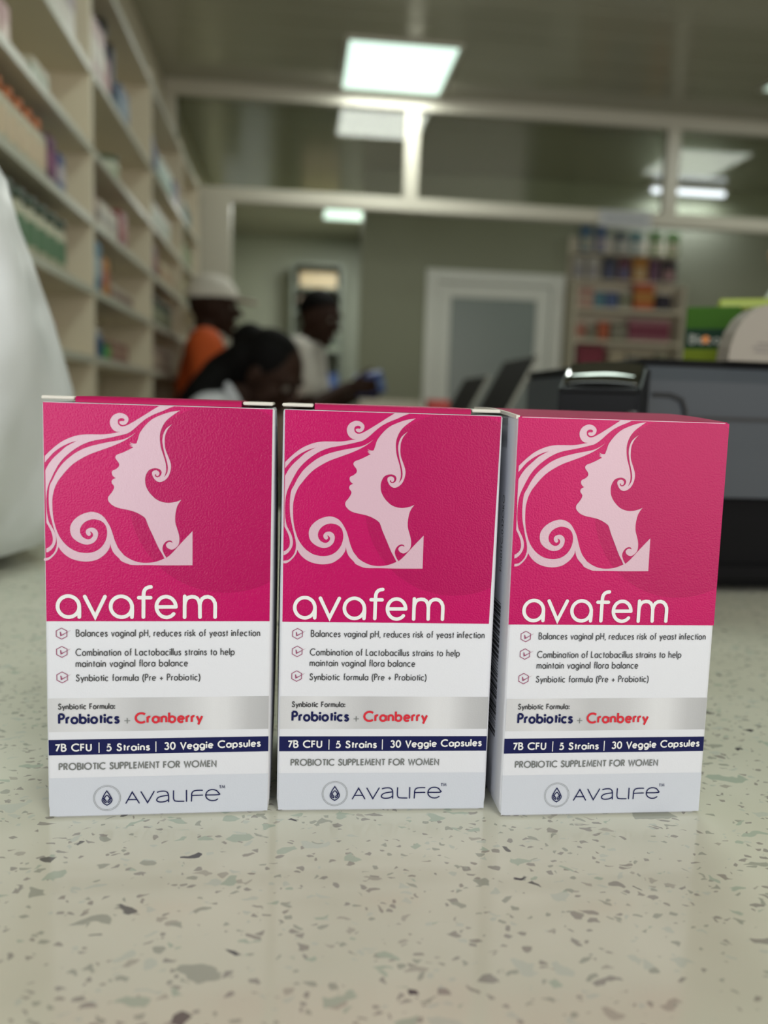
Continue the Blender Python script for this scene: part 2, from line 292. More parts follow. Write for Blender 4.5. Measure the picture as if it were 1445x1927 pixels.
WORDMARK = [[(10.57,65.26),(10.52,65.76),(10.4,66.24),(10.21,66.69),(9.95,67.11),(9.63,67.48),(9.26,67.79),(8.84,68.05),(8.4,68.23),(7.93,68.34),(7.45,68.37),(6.97,68.33),(6.51,68.21),(6.07,68.01),(5.67,67.75),(5.31,67.43),(5.01,67.05),(4.76,66.63),(4.59,66.17),(4.49,65.69),(4.46,65.2),(4.5,64.71),(4.62,64.23),(4.82,63.78),(5.07,63.36),(5.39,62.99),(5.76,62.67),(6.18,62.41),(6.62,62.23),(7.09,62.12),(7.57,62.08),(8.05,62.13),(8.51,62.25),(8.95,62.44),(9.36,62.7),(9.72,63.03),(10.02,63.41),(10.27,63.83),(10.44,64.29),(10.54,64.77),(10.57,65.26)],
 [(10.56,65.61),(10.6,63.78),(10.55,62.11)],
 [(12.17,68.24),(15.09,62.18),(17.91,68.24)],
 [(25.65,65.24),(25.6,65.73),(25.47,66.21),(25.27,66.66),(25.01,67.08),(24.69,67.45),(24.31,67.76),(23.9,68.02),(23.45,68.2),(22.98,68.31),(22.5,68.34),(22.02,68.3),(21.56,68.18),(21.12,67.98),(20.72,67.72),(20.36,67.4),(20.06,67.02),(19.82,66.6),(19.65,66.15),(19.55,65.67),(19.52,65.18),(19.57,64.69),(19.69,64.21),(19.89,63.75),(20.15,63.34),(20.47,62.97),(20.85,62.65),(21.26,62.39),(21.71,62.21),(22.18,62.1),(22.67,62.06),(23.14,62.11),(23.61,62.23),(24.05,62.42),(24.45,62.68),(24.81,63.01),(25.11,63.39),(25.35,63.81),(25.53,64.27),(25.62,64.75),(25.65,65.24)],
 [(25.66,65.58),(25.71,63.93),(25.6,62.07)],
 [(31.1,71.21),(30.39,71.11),(29.72,70.8),(29.25,70.22),(29.02,69.47),(28.95,68.32),(28.91,62.1)],
 [(27.61,67.96),(30.98,67.96)],
 [(33.22,65.16),(38.25,65.21)],
 [(38.34,65.19),(38.3,65.62),(38.2,66.05),(38.06,66.46),(37.86,66.84),(37.62,67.2),(37.34,67.51),(37.02,67.77),(36.68,67.99),(36.31,68.15),(35.93,68.26),(35.54,68.3),(35.15,68.29),(34.77,68.21),(34.4,68.08),(34.05,67.89),(33.74,67.65),(33.45,67.36),(33.21,67.02),(33.01,66.66),(32.85,66.26),(32.75,65.84),(32.7,65.41),(32.71,64.97),(32.77,64.54),(32.88,64.12),(33.05,63.72),(33.26,63.34),(33.51,63),(33.81,62.7),(34.13,62.45),(34.49,62.25),(34.86,62.11),(35.25,62.03),(35.64,62),(36.03,62.04),(36.41,62.14),(36.77,62.29),(37.11,62.5),(37.42,62.76),(37.69,63.07)],
 [(40.9,68.41),(40.89,62.05)],
 [(40.9,65.7),(41.01,66.62),(41.38,67.55),(42.04,68.1),(42.94,68.3),(43.85,68.22),(44.59,67.76),(45.09,66.94),(45.34,65.74),(45.39,62.09)],
 [(45.34,65.86),(45.53,66.78),(46.02,67.71),(46.79,68.2),(47.7,68.31),(48.62,68.04),(49.33,67.36),(49.78,66.37),(49.86,65.33),(49.83,62.09)]]
MAKER_NAME = [[(23.6,4.23),(25.46,7.73),(27.51,4.19)],
 [(24.37,5.36),(26.68,5.34)],
 [(28.06,7.75),(30.01,4.24),(31.94,7.77)],
 [(32.93,7.49),(33.62,7.71),(34.78,7.79),(35.59,7.59),(36.07,7.03),(36.24,6.18),(36.28,4.35)],
 [(36.23,6.42),(34.13,6.15),(33.1,5.72),(32.71,5.12),(32.98,4.56),(33.96,4.33),(35.34,4.49),(36.28,5.08)],
 [(37.74,7.79),(37.72,5.68),(37.88,4.95),(38.41,4.46),(40.81,4.36)],
 [(41.59,7.84),(41.62,4.35)],
 [(46.39,7.75),(44.76,7.76),(43.72,7.53),(43.21,6.85),(43.16,5.63),(43.11,4.34)],
 [(43.19,6.14),(46.45,6.19)],
 [(47.38,6.2),(51.36,6.22),(51.21,6.9),(50.6,7.57),(49.54,7.87),(48.49,7.73),(47.77,7.18),(47.43,6.33),(47.55,5.47),(48.14,4.78),(49.09,4.36),(50.26,4.4),(51.01,4.83)]]
LEAF_EMBLEM = [[(17.98,8.32),(17.26,7.19),(16.84,6.23),(16.61,5.5),(16.81,4.78),(17.39,4.17),(18.04,3.87),(18.66,4.15),(19.26,4.75),(19.5,5.48),(19.23,6.21),(18.74,7.18),(17.98,8.32)],
 [(18.04,3.87),(18.03,3.63)],
 [(16.85,6.06),(17.36,5.62),(17.76,5.13),(17.75,4.65),(17.26,4.89),(17.09,5.38),(17.35,6.22),(18.02,6.94),(18.72,6.21),(18.97,5.36),(18.8,4.88),(18.37,4.64),(18.34,5.13),(18.74,5.61),(19.23,6.04)]]

# ------------------------------------------------------------------ printed cartons
BW, BH, BD, LEAN = .066, .1249, .060, .0163
LAY = .00004
_rk = 0
def fp(u, v, k=0):                       # point on the front face, u and v in millimetres
    z = v / 1000
    return Vector((u / 1000 - BW / 2, LEAN * z - LAY * k, z))
def smooth_outline(pts, n=4):
    """closed Catmull-Rom through the points; a third value of 1 marks a corner"""
    N = len(pts); out = []
    for i in range(N):
        p1, p2 = pts[i], pts[(i + 1) % N]
        p0 = p1 if len(p1) > 2 else pts[i - 1]; p3 = p2 if len(p2) > 2 else pts[(i + 2) % N]
        for k in range(n):
            t = k / n
            out.append(tuple(.5 * (2 * p1[a] + (p2[a] - p0[a]) * t + (2 * p0[a] - 5 * p1[a] + 4 * p2[a] - p3[a]) * t * t + (3 * p1[a] - p0[a] - 3 * p2[a] + p3[a]) * t ** 3) for a in (0, 1)))
    return out
def fill(bm, poly, k, dx=0, dy=0):
    vs_ = [bm.verts.new(fp(max(0, min(66, p[0] + dx)), p[1] + dy, k)) for p in poly]
    for tri in tessellate_polygon([[Vector((p[0], p[1], 0)) for p in poly]]):
        try: bm.faces.new([vs_[i] for i in tri])
        except ValueError: pass
def ribbon(bm, pts, w, k, caps=False, dx=0, dy=0):
    global _rk
    _rk = (_rk + 1) % 6; k += .13 * _rk      # crossing strokes lie a hair apart
    P = []
    for p in pts:
        q = Vector((p[0], p[1]))
        if not P or (q - P[-1]).length > 1e-5: P.append(q)
    closed = len(P) > 3 and (P[0] - P[-1]).length < 1e-3
    if closed: P.pop()
    n = len(P); L = []; R = []
    for i in range(n):
        a = P[i] - P[i - 1] if (i > 0 or closed) else None
        b = P[(i + 1) % n] - P[i] if (i < n - 1 or closed) else None
        a = a or b; b = b or a
        na = Vector((-a.y, a.x)).normalized(); nb = Vector((-b.y, b.x)).normalized()
        m_ = na + nb
        m_ = na if m_.length < 1e-3 else m_.normalized()
        s = min(2.2, 1 / max(.2, m_.dot(na))) * w / 2
        L.append(bm.verts.new(fp(P[i].x + m_.x * s + dx, P[i].y + m_.y * s + dy, k)))
        R.append(bm.verts.new(fp(P[i].x - m_.x * s + dx, P[i].y - m_.y * s + dy, k)))
    for i in range(n if closed else n - 1):
        j = (i + 1) % n; bm.faces.new((L[i], R[i], R[j], L[j]))
    if caps and not closed:
        for e, (p, q) in ((0, (P[0], P[1])), (n - 1, (P[-1], P[-2]))):
            d = (p - q).normalized(); a0 = math.atan2(d.y, d.x)
            c = bm.verts.new(fp(p.x + dx, p.y + dy, k))
            ring = [L[e] if e == 0 else R[e]] if False else []
            ring = [bm.verts.new(fp(p.x + dx + w / 2 * math.cos(a0 - PI / 2 + PI * t / 8), p.y + dy + w / 2 * math.sin(a0 - PI / 2 + PI * t / 8), k)) for t in range(9)]
            for t in range(8): bm.faces.new((c, ring[t], ring[t + 1]))

# a geometric sans drawn as pen strokes; capital height is 1
def ar(cx, cy, rx, ry, a0, a1):
    n = max(4, int(abs(a1 - a0) / 18))
    return [(cx + rx * math.cos(math.radians(a0 + (a1 - a0) * t / n)), cy + ry * math.sin(math.radians(a0 + (a1 - a0) * t / n))) for t in range(n + 1)]
def dot(x, y, r=.055): return ar(x, y, r, r, 0, 360)
O_ = ar(.27, .31, .27, .31, 0, 360)
Sx = [(.32, .50), (.27, .59), (.18, .62), (.08, .59), (.04, .49), (.09, .38), (.19, .325), (.29, .27), (.34, .17), (.29, .05), (.18, 0), (.07, .03), (0, .12)]
SX = [(.46, .80), (.41, .94), (.27, 1.0), (.13, .95), (.07, .80), (.12, .64), (.26, .54), (.41, .45), (.49, .27), (.42, .07), (.25, 0), (.08, .05), (0, .22)]
PB = [(0, 1), (.22, 1)] + ar(.22, .75, .22, .25, 90, -90) + [(0, .5)]
GLYPH = {
 'a': (.54, [O_, [(.54, .62), (.54, 0)]]), 'b': (.54, [O_, [(0, 1.03), (0, 0)]]), 'c': (.46, [ar(.27, .31, .27, .31, 48, 312)]),
 'd': (.54, [O_, [(.54, 1.03), (.54, 0)]]), 'e': (.52, [[(.02, .32), (.515, .32)], ar(.27, .31, .255, .31, 0, 318)]),
 'f': (.28, [[(.28, .99), (.20, 1.0), (.13, .94), (.11, .82), (.11, 0)], [(0, .58), (.26, .58)]]),
 'g': (.54, [O_, [(.54, .62), (.54, -.02)] + ar(.27, -.02, .27, .25, 0, -145)]),
 'h': (.44, [[(0, 1.03), (0, 0)], ar(.22, .39, .22, .23, 180, 0) + [(.44, 0)]]), 'i': (.0, [[(0, .62), (0, 0)], dot(0, .85)]),
 'k': (.42, [[(0, 1.03), (0, 0)], [(.37, .62), (.02, .31)], [(.12, .39), (.42, 0)]]), 'l': (0, [[(0, 1.03), (0, 0)]]),
 'm': (.74, [[(0, .62), (0, 0)], ar(.185, .42, .185, .2, 180, 0) + [(.37, 0)], ar(.555, .42, .185, .2, 180, 0) + [(.74, 0)]]),
 'n': (.42, [[(0, .62), (0, 0)], ar(.21, .40, .21, .22, 180, 0) + [(.42, 0)]]), 'o': (.54, [O_]), 'p': (.54, [O_, [(0, .62), (0, -.29)]]),
 'r': (.26, [[(0, .62), (0, 0)], ar(.17, .42, .17, .2, 180, 62)]), 's': (.34, [Sx]), 't': (.27, [[(.12, .84), (.12, 0)], [(0, .58), (.27, .58)]]),
 'u': (.42, [[(0, .62)] + ar(.21, .22, .21, .22, 180, 360) + [(.42, .62)], [(.42, .25), (.42, 0)]]), 'v': (.46, [[(0, .62), (.23, .02), (.46, .62)]]),
 'y': (.48, [[(0, .62), (.25, .03)], [(.48, .62), (.13, -.29)]]),
 'B': (.50, [[(0, 0), (0, 1), (.22, 1)] + ar(.22, .765, .21, .235, 90, -90) + [(0, .53)], [(.22, .53)] + ar(.24, .265, .26, .265, 90, -90) + [(0, 0)]]),
 'C': (.80, [ar(.50, .5, .50, .5, 48, 312)]), 'E': (.40, [[(.40, .95), (0, .95), (0, .05), (.40, .05)], [(0, .52), (.38, .52)]]),
 'F': (.40, [[(.40, .95), (0, .95), (0, 0)], [(0, .50), (.37, .50)]]), 'H': (.58, [[(0, 1), (0, 0)], [(.58, 1), (.58, 0)], [(0, .52), (.58, .52)]]),
 'I': (0, [[(0, 1), (0, 0)]]), 'L': (.38, [[(0, 1), (0, .05), (.38, .05)]]), 'M': (.84, [[(0, 0), (.12, 1), (.42, .16), (.72, 1), (.84, 0)]]),
 'N': (.62, [[(0, 0), (0, .98), (.62, .02), (.62, 1)]]), 'O': (1.0, [ar(.5, .5, .5, .5, 0, 360)]), 'P': (.44, [PB, [(0, 1), (0, 0)]]),
 'R': (.48, [PB, [(0, 1), (0, 0)], [(.18, .5), (.48, 0)]]), 'S': (.49, [SX]), 'T': (.52, [[(0, .95), (.52, .95)], [(.26, .95), (.26, 0)]]),
 'U': (.54, [[(0, 1)] + ar(.27, .27, .27, .27, 180, 360) + [(.54, 1)]]), 'V': (.66, [[(0, 1), (.33, .03), (.66, 1)]]),
 'W': (1.0, [[(0, 1), (.26, .03), (.50, .9), (.74, .03), (1.0, 1)]]), 'K': (.5, [[(0, 1), (0, 0)], [(.46, 1), (.02, .46)], [(.14, .58), (.5, 0)]]),
 'Z': (.5, [[(0, .95), (.48, .95), (.0, .05), (.5, .05)]]),
 '7': (.46, [[(0, .95), (.45, .95), (.12, 0)]]), '5': (.48, [[(.44, .95), (.15, .95), (.08, .56)] + ar(.21, .32, .27, .32, 118, -142)]),
 '3': (.46, [ar(.21, .76, .20, .24, 155, -90), ar(.21, .27, .25, .27, 88, -155)]), '0': (.54, [ar(.27, .5, .27, .5, 0, 360)]), '1': (.16, [[(0, .85), (.16, .98), (.16, 0)]]), '2': (.46, [ar(.22, .74, .21, .26, 165, -20) + [(0, .05), (.46, .05)]]),
 ',': (.06, [[(.07, .07), (0, -.17)]]), ':': (.02, [dot(.01, .07), dot(.01, .52)]), '.': (.02, [dot(.01, .05)]), '-': (.25, [[(0, .36), (.25, .36)]]),
 '(': (.17, [ar(.42, .38, .40, .75, 122, 238)]), ')': (.17, [ar(-.25, .38, .40, .75, 58, -58)]), '+': (.52, [[(0, .32), (.52, .32)], [(.26, .58), (.26, .06)]]),
}
def text_strokes(s, gap=.26, space=.46):
    x = 0; out = []
    for i, ch in enumerate(s):
        if ch == ' ': x += space; continue
        w, st = GLYPH[ch]
        g = gap * (.78 if ch in 'vyrtfVWT' else 1)
        out += [[(x + px, py) for px, py in poly] for poly in st]
        x += w + g
    return out
def text_mesh(bm, s, u0, u1, v0, cap, w, k, dv=0.0, **kw):
    st = text_strokes(s, **kw)
    a = min(p[0] for t in st for p in t); b = max(p[0] for t in st for p in t)
    sx = (u1 - u0 - w) / (b - a)
    for t in st:
        dotlike = len(t) > 15 and (max(p[0] for p in t) - min(p[0] for p in t)) < .12
        q = [(u0 + w / 2 + (p[0] - a) * sx, v0 + w * .25 + p[1] * (cap - w * .25) + dv * (p[0] - a) / (b - a)) for p in t]
        if dotlike:
            cx = sum(p[0] for p in q) / len(q); cy = sum(p[1] for p in q) / len(q); r = w * .60
            fill(bm, [(cx + r * math.cos(2 * PI * j / 12), cy + r * math.sin(2 * PI * j / 12)) for j in range(12)], k)
        else: ribbon(bm, q, w, k)

EMB = (2000, .15, .0003)
PAPER = mat('white coated paperboard', (.655, .665, .725), .42, spec=.35, bump=EMB)
PINK = mat('pearly magenta print', hexc('b00059'), .26, spec=.48, tint=(1, .46, .56), bump=(2000, .30, .0003))
PINK_D = mat('darker magenta print', hexc('a20051'), .26, spec=.48, tint=(1, .46, .56), bump=(2000, .30, .0003))
ROSE = mat('pale rose print', hexc('c6a6b6'), .26, spec=.42, bump=EMB)
INKW = mat('white ink', (.72, .72, .735), .5, spec=.3)
INKK = mat('charcoal ink', (.04, .04, .045), .5)
INKG = mat('grey ink', (.15, .16, .16), .5)
NAVY = mat('navy ink', hexc('11164a'), .5, spec=.18)
RED = mat('red ink', hexc('c8142c'), .45)
PLUM = mat('plum ink', hexc('8c2a5c'), .45)
FOOT = mat('pale blue grey print', (.545, .57, .645), .42, spec=.35, bump=EMB)
EDGE = mat('raw paperboard edge', (.66, .63, .58), .7)
def grey_band_mat():
    m = mat('silver grey gradient print', (.6, .6, .6), .42, bump=EMB); nt = m.node_tree
    tc = nt.nodes.new('ShaderNodeTexCoord'); sx = nt.nodes.new('ShaderNodeSeparateXYZ'); mr = nt.nodes.new('ShaderNodeMapRange')
    mr.inputs['From Min'].default_value = -BW / 2; mr.inputs['From Max'].default_value = BW / 2
    cr = nt.nodes.new('ShaderNodeValToRGB'); e = cr.color_ramp.elements
    vals = [(0, .53), (.18, .61), (.42, .46), (.58, .50), (.74, .63), (.80, .61), (.90, .45), (1, .39)]
    e[0].position, e[1].position = 0, 1
    for p, v in vals[1:-1]: e.new(p)
    for el, (p, v) in zip(e, vals): el.color = (v, v * 1.005, v * 1.06, 1)
    nt.links.new(tc.outputs['Object'], sx.inputs[0]); nt.links.new(sx.outputs[0], mr.inputs[0]); nt.links.new(mr.outputs[0], cr.inputs[0])
    nt.links.new(cr.outputs[0], nt.nodes['Principled BSDF'].inputs['Base Color'])
    return m
SILVER = grey_band_mat()

def carton(label, loc, rz, du, dv, pink_u, tilted_lid=False, bulge=(0, 0)):
    t = thing('supplement_carton', label, 'box', loc, rz, None)
    # body: rounded vertical edges, slightly drawn-in bottom corners
    bm = bmesh.new(); r = .0011; prof = []
    for cx, cy, a0 in ((BW / 2 - r, r, -90), (BW / 2 - r, BD - r, 0), (-BW / 2 + r, BD - r, 90), (-BW / 2 + r, r, 180)):
        for k in range(4):
            a = math.radians(a0 + 30 * k); prof.append((cx + r * math.cos(a), cy + r * math.sin(a)))
    prof[4:4] = [(BW / 2, BD * f) for f in (.2, .4, .6, .8)]; prof[12:12] = [(-BW / 2, BD * f) for f in (.8, .6, .4, .2)]
    rings = []
    for z, ins in ((0, .0012), (.0012, .0003), (.004, 0), (.020, 0), (.045, 0), (.070, 0), (.095, 0), (.115, 0), (.122, 0), (BH - .0006, 0), (BH, .0003)):
        rings.append([bm.verts.new((x * (1 - ins / (BW / 2)) + bulge[x > 0] * (1 if x > 0 else -1) * math.sin(PI * max(0, min(1, y / BD))) * math.sin(PI * z / BH) ** .5 * (abs(x) > BW / 2 - 1e-6), BD / 2 + (y - BD / 2) * (1 - ins / (BD / 2)) + LEAN * z, z)) for x, y in prof])
    for a, b in zip(rings, rings[1:]):
        for k in range(len(prof)): bm.faces.new((a[k], a[(k + 1) % len(prof)], b[(k + 1) % len(prof)], b[k]))
    bm.faces.new(rings[0][::-1]); bm.faces.new(rings[-1])
    mesh_obj('carton_body', bm, PAPER, t)
    yt = LEAN * BH
    # lid tucked in at the top
    if not tilted_lid:
        bm = bmesh.new(); prof2 = []
        for k in range(7):
            a = math.radians(180 - 15 * k); prof2.append((yt + .0022 + .0016 * math.cos(a), BH + .0002 + .0017 * math.sin(a)))
        prof2 += [(yt + BD * .5, BH + .0021), (yt + BD - .0004, BH + .0018), (yt + BD - .0004, BH + .0001), (yt + .0006, BH + .0001)]
        prism(bm, prof2, 'x', -BW / 2 + .0092, BW / 2 - .0098)
        mesh_obj('lid', bm, mat('magenta lid', hexc('a80650'), .5, spec=.2, bump=(1500, .3, .0004)), t)
        for s, n in ((-1, 'dust_flap'), (1, 'dust_flap')):
            bm = bmesh.new(); x0, x1 = (-BW / 2 - .0004, -BW / 2 + .0088) if s < 0 else (BW / 2 - .0094, BW / 2 - .0006)
            bx(bm, x0, x1, yt + .0012, yt + BD - .001, BH + .0008, BH + .0018, .0003)
            mesh_obj(n, bm, EDGE, t)
    else:
        bm = bmesh.new(); top = []
        N = 14
        for i in range(N + 1):
            s = i / N; top.append((yt + .0003 + s * (BD - .0006), BH + .0002 + .0021 * math.sin(min(1, s * 1.25) * PI / 2)))
        prism(bm, top + [(y, z - .0006) for y, z in top[::-1]], 'x', -BW / 2 + .0006, BW / 2 - .0006)
        mesh_obj('lid', bm, mat('magenta lid', hexc('a80650'), .5, spec=.2, bump=(1500, .3, .0004)), t)
    if tilted_lid:
        bm = bmesh.new(); prism(bm, [(y, z + .0002) for y, z in top] + [(y, z - .0008) for y, z in top[::-1]], 'x', -BW / 2 - .0006, -BW / 2 + .0005); mesh_obj('lid_edge', bm, EDGE, t)
    def sheet(name, m, fn):
        bm = bmesh.new(); fn(bm); return mesh_obj(name, bm, m, t)
    def rect(u0, u1, v0, v1, k): return lambda bm: fill(bm, [(u0, v0), (u1, v0), (u1, v1), (u0, v1)], k)
    pu0, pu1 = pink_u; D = dict(dx=du, dy=dv)
    sheet('magenta_print', PINK, lambda bm: fill(bm, [(pu0, 60.75 + dv), (pu1 - (.9 if pu0 > .6 else 0), 60.75 + dv), (pu1, 124.75), (pu0 - (.3 if pu0 > .6 else 0), 124.75)], 1))
    disc = [(52.8 + du + 27.9 * math.cos(2 * PI * k / 90), 97.6 + dv + 28.1 * math.sin(2 * PI * k / 90)) for k in range(90)]
    disc = [(min(pu1 - (pu0 > .6) * .9 * (124.75 - y) / 64, x), min(124.6, y)) for x, y in disc]
    sheet('shaded_disc_print', PINK_D, lambda bm: fill(bm, disc, 2))
    top_clip = lambda pts: [(max(pu0, min(pu1, x)), min(124.7 - dv, y)) for x, y in pts]
    def portrait(bm):
        for poly, k in ((WAVE_OUTLINE, 3), (HAIR_OUTLINE, 4), (FACE_OUTLINE, 5)):
            fill(bm, top_clip(smooth_outline(poly)), k, du if poly is not HAIR_OUTLINE else 0, dv)
    sheet('portrait_print', ROSE, portrait)
    sheet('product_wordmark', INKW, lambda bm: [ribbon(bm, s, 1.08, 6, True, **D) for s in WORDMARK])
    for cx, cy in ((5.45, 57.09), (5.46, 51.57), (5.44, 43.81)):
        def icon(bm, cx=cx + du, cy=cy + dv):
            ribbon(bm, [(cx + 1.72 * math.cos(math.radians(90 + 60 * k)), cy + 1.66 * math.sin(math.radians(90 + 60 * k))) for k in range(6)] + [(cx, cy + 1.66)], .20, 6)
            fill(bm, [(cx - .50, cy + .60), (cx - .22, cy + .50), (cx - .02, cy - .35), (cx + 2.75, cy + 1.08), (cx + .05, cy - .62), (cx - .34, cy - .80)], 7)
        sheet('check_icon', PLUM, icon)
    def tx(name, m, s, u0, u1, v0, cap, w, dvv=0, **kw):
        sheet(name, m, lambda bm: text_mesh(bm, s, u0 + du, u1 + du, v0 + dv, cap, w, 6, dvv, **kw))
    tx('claim_text', INKK, 'Balances vaginal pH, reduces risk of yeast infection', 9.49, 63.3, 56.18, 2.05, .275)
    tx('claim_text', INKK, 'Combination of Lactobacillus strains to help', 9.32, 55.74, 50.34, 2.1, .275)
    tx('claim_text', INKK, 'maintain vaginal flora balance', 9.32, 41.9, 46.94, 2.1, .275)
    tx('claim_text', INKK, 'Synbiotic formula (Pre + Probiotic)', 9.32, 45.59, 42.57, 2.02, .275)
    sheet('silver_band', SILVER, rect(.6, 65.4, 26.95 + dv, 37.35 + dv, 1))
    tx('band_heading', INKK, 'Synbiotic Formula:', 4.09, 20.66, 33.98, 1.7, .30)
    tx('ingredient_text', NAVY, 'Probiotics', 4.1, 21.9, 29.5, 3.0, .66)
    sheet('plus_sign', INKG, lambda bm: [ribbon(bm, [(23.25 + du, 30.23 + dv), (24.92 + du, 30.23 + dv)], .20, 6), ribbon(bm, [(24.08 + du, 31.1 + dv), (24.08 + du, 29.4 + dv)], .22, 6)])
    tx('ingredient_text', RED, 'Cranberry', 26.24, 46.5, 29.4, 3.1, .66)
    sheet('navy_band', NAVY, rect(.5, 65.5, 19.75 + dv, 24.55 + dv, 1))
    tx('band_text', INKW, '7B CFU', 3.03, 13.75, 21.0, 2.2, .46)
    tx('band_text', INKW, '5 Strains', 17.85, 30.78, 20.85, 2.2, .46)
    tx('band_text', INKW, '30 Veggie Capsules', 34.87, 63.95, 20.95, 2.2, .46, .45)
    sheet('divider_bars', INKW, lambda bm: [ribbon(bm, [(x + du, 20.35 + dv), (x + du, 23.6 + dv)], .28, 6) for x in (15.84, 32.49)])
    tx('caption_text', INKG, 'PROBIOTIC SUPPLEMENT FOR WOMEN', 4.08, 50.6, 15.15, 2.05, .37)
    sheet('footer_band', FOOT, rect(.5, 65.5, .8, 12.62 + dv, 1))
    def emblem(bm):
        for rr, w in ((4.0, .08), (3.65, .07)):
            ribbon(bm, [(18.04 + du + rr * math.cos(2 * PI * k / 48), 6.02 + dv + rr * math.sin(2 * PI * k / 48)) for k in range(49)], w, 6)
    sheet('emblem_ring', INKG, emblem)
    sheet('leaf_emblem', NAVY, lambda bm: [ribbon(bm, smooth_open(s), .30, 7, **D) for s in LEAF_EMBLEM])
    sheet('maker_name', NAVY, lambda bm: [ribbon(bm, smooth_open(s) if len(s) > 4 else s, .34, 6, True, **D) for s in MAKER_NAME])
    tx('trademark_text', NAVY, 'TM', 51.4, 53.22, 8.19, .98, .16)
    return t
def smooth_open(p, n=3):
    out = []
    for i in range(len(p) - 1):
        p1, p2 = p[i], p[i + 1]; p0 = p[i - 1] if i else p1; p3 = p[i + 2] if i + 2 < len(p) else p2
        for k in range(n):
            t = k / n
            out.append(tuple(.5 * (2 * p1[a] + (p2[a] - p0[a]) * t + (2 * p0[a] - 5 * p1[a] + 4 * p2[a] - p3[a]) * t * t + (3 * p1[a] - p0[a] - 3 * p2[a] + p3[a]) * t ** 3) for a in (0, 1)))
    return out + [tuple(p[-1][:2])]
GRP = 'pink and white supplement boxes lined up on the counter'
b1 = carton('leftmost pink and white supplement box, next to the white plastic bag', (-.0390, .2448, 1.0), .0157, -.75, .2, (.45, 65.3), bulge=(0, .0015)); b1['group'] = GRP
b2 = carton('middle pink and white supplement box of the three on the counter', (.0293, .2448, 1.0), -.0250, 0, 0, (.8, 65.4), bulge=(.0015, 0)); b2['group'] = GRP
b3 = carton('rightmost pink and white supplement box, with closed lid, before the printer', (.0987, .2391, 1.0), -.0011, .1, 1.1, (-.2 + .2, 65.85), True); b3['group'] = GRP
# bar code and lot text on the left side of the right box
def side_pt(d, z, k=1): return Vector((-BW / 2 - LAY * k, d + LEAN * z, z))
bm = bmesh.new(); z = .022
while z < .066:
    w = random.choice((.0003, .0005, .0008, .0011)); q = [side_pt(.010, z), side_pt(.024, z), side_pt(.024, z + w), side_pt(.010, z + w)]
    bm.faces.new([bm.verts.new(p) for p in q]); z += w + random.choice((.0003, .0005, .0008))
mesh_obj('bar_code', bm, INKK, b3)
bm = bmesh.new(); st = text_strokes('PM01TC.032OKO'); sx = .024 / max(p[0] for s in st for p in s)
_fp = fp
fp = lambda u, v, k=0: side_pt(.0115 + v / 1000, .076 + u / 1000, k)
for s in st: ribbon(bm, [(p[0] * sx * 1000, p[1] * 2.2) for p in s], .3, 1)
mesh_obj('lot_text', bm, INKK, b3)
fp = _fp

# ------------------------------------------------------------------ things standing on the counter
# white plastic carrier bag at the left
bg_t = thing('plastic_bag', 'large white plastic carrier bag at the left edge of the counter', 'bag', (-.392, .63, 1.0))
bm = bmesh.new(); prof = [(.02, .0005), (.165, .002), (.198, .014), (.211, .045), (.217, .09), (.219, .13), (.212, .18), (.199, .23), (.181, .275), (.150, .315), (.105, .35), (.07, .38), (.055, .40)]
n = 72; rings = []
for j, (r_, z) in enumerate(prof):
    ring = []
    for k in range(n):
        a = 2 * PI * k / n; h = z / .4
        fold = .006 * math.sin(5 * a + 3 * h) + .005 * math.sin(9 * a - 6 * h + 1) * (1 if z > .01 else 0) + .004 * math.sin(15 * a + 10 * h) * h + .006 * math.sin(3 * a + 9 * h)
        rr = r_ + fold * min(1, z / .03); ring.append(bm.verts.new((rr * math.cos(a), rr * .80 * math.sin(a), z)))
    rings.append(ring)
for a, b in zip(rings, rings[1:]):
    for k in range(n): bm.faces.new((a[k], a[(k + 1) % n], b[(k + 1) % n], b[k]))
bm.faces.new(rings[0][::-1]); bm.faces.new(rings[-1])
bmesh.ops.subdivide_edges(bm, edges=bm.edges, cuts=1, use_grid_fill=True, smooth=1.0)
BAGM = mat('white plastic film', (.77, .80, .84), .38, bump=(11, .5, .03))
mesh_obj('bag_body', bm, BAGM, bg_t, True)
for s in (-1, 1):
    bm = bmesh.new()
    tube(bm, [(.03 * s, .012 * s, .39), (.06 * s, .03 * s, .45), (.05 * s, .05 * s, .51), (0, .055 * s, .53), (-.03 * s, .04 * s, .50), (-.035 * s, .015 * s, .44), (-.02 * s, 0, .39)], .014, 8)
    mesh_obj('bag_handle', bm, BAGM, bg_t, True)

# dark grey printer at the right
PG = mat('dark grey printer plastic', (.050, .058, .070), .5, spec=.25); PBK = mat('black printer plastic', (.004, .004, .005), .7, spec=.12)
PLN = mat('printer seam', (.012, .012, .014), .6)
pr = thing('printer', 'dark grey desktop printer at the right edge, behind the rightmost pink box', 'printer', (.45, .70, 1.0))
bm = bmesh.new()
prism(bm, [(-.150, .070), (-.147, .0995), (-.145, .150), (-.138, .160), (.15, .160), (.15, .070)], 'x', -.212, .22)
bmesh.ops.bevel(bm, geom=[e for e in bm.edges if abs(e.verts[0].co.x - e.verts[1].co.x) < 1e-6], offset=.0035, segments=2, affect='EDGES')
mesh_obj('upper_housing', bm, PG, pr)
box('paper_bay', PBK, -.209, .217, -.142, .148, .004, .071, pr, .003)
box('output_tray', PBK, -.17, .19, -.149, -.10, .010, .022, pr, .002)
box('seam', PLN, -.180, .221, -.1478, -.14, .1240, .1262, pr)
bm = bmesh.new(); tube(bm, [(-.205, -.1455, .140), (-.192, -.1462, .140), (-.184, -.1468, .137), (-.181, -.1474, .130), (-.1805, -.1485, .09), (-.1805, -.149, .071)], .0016, 6)
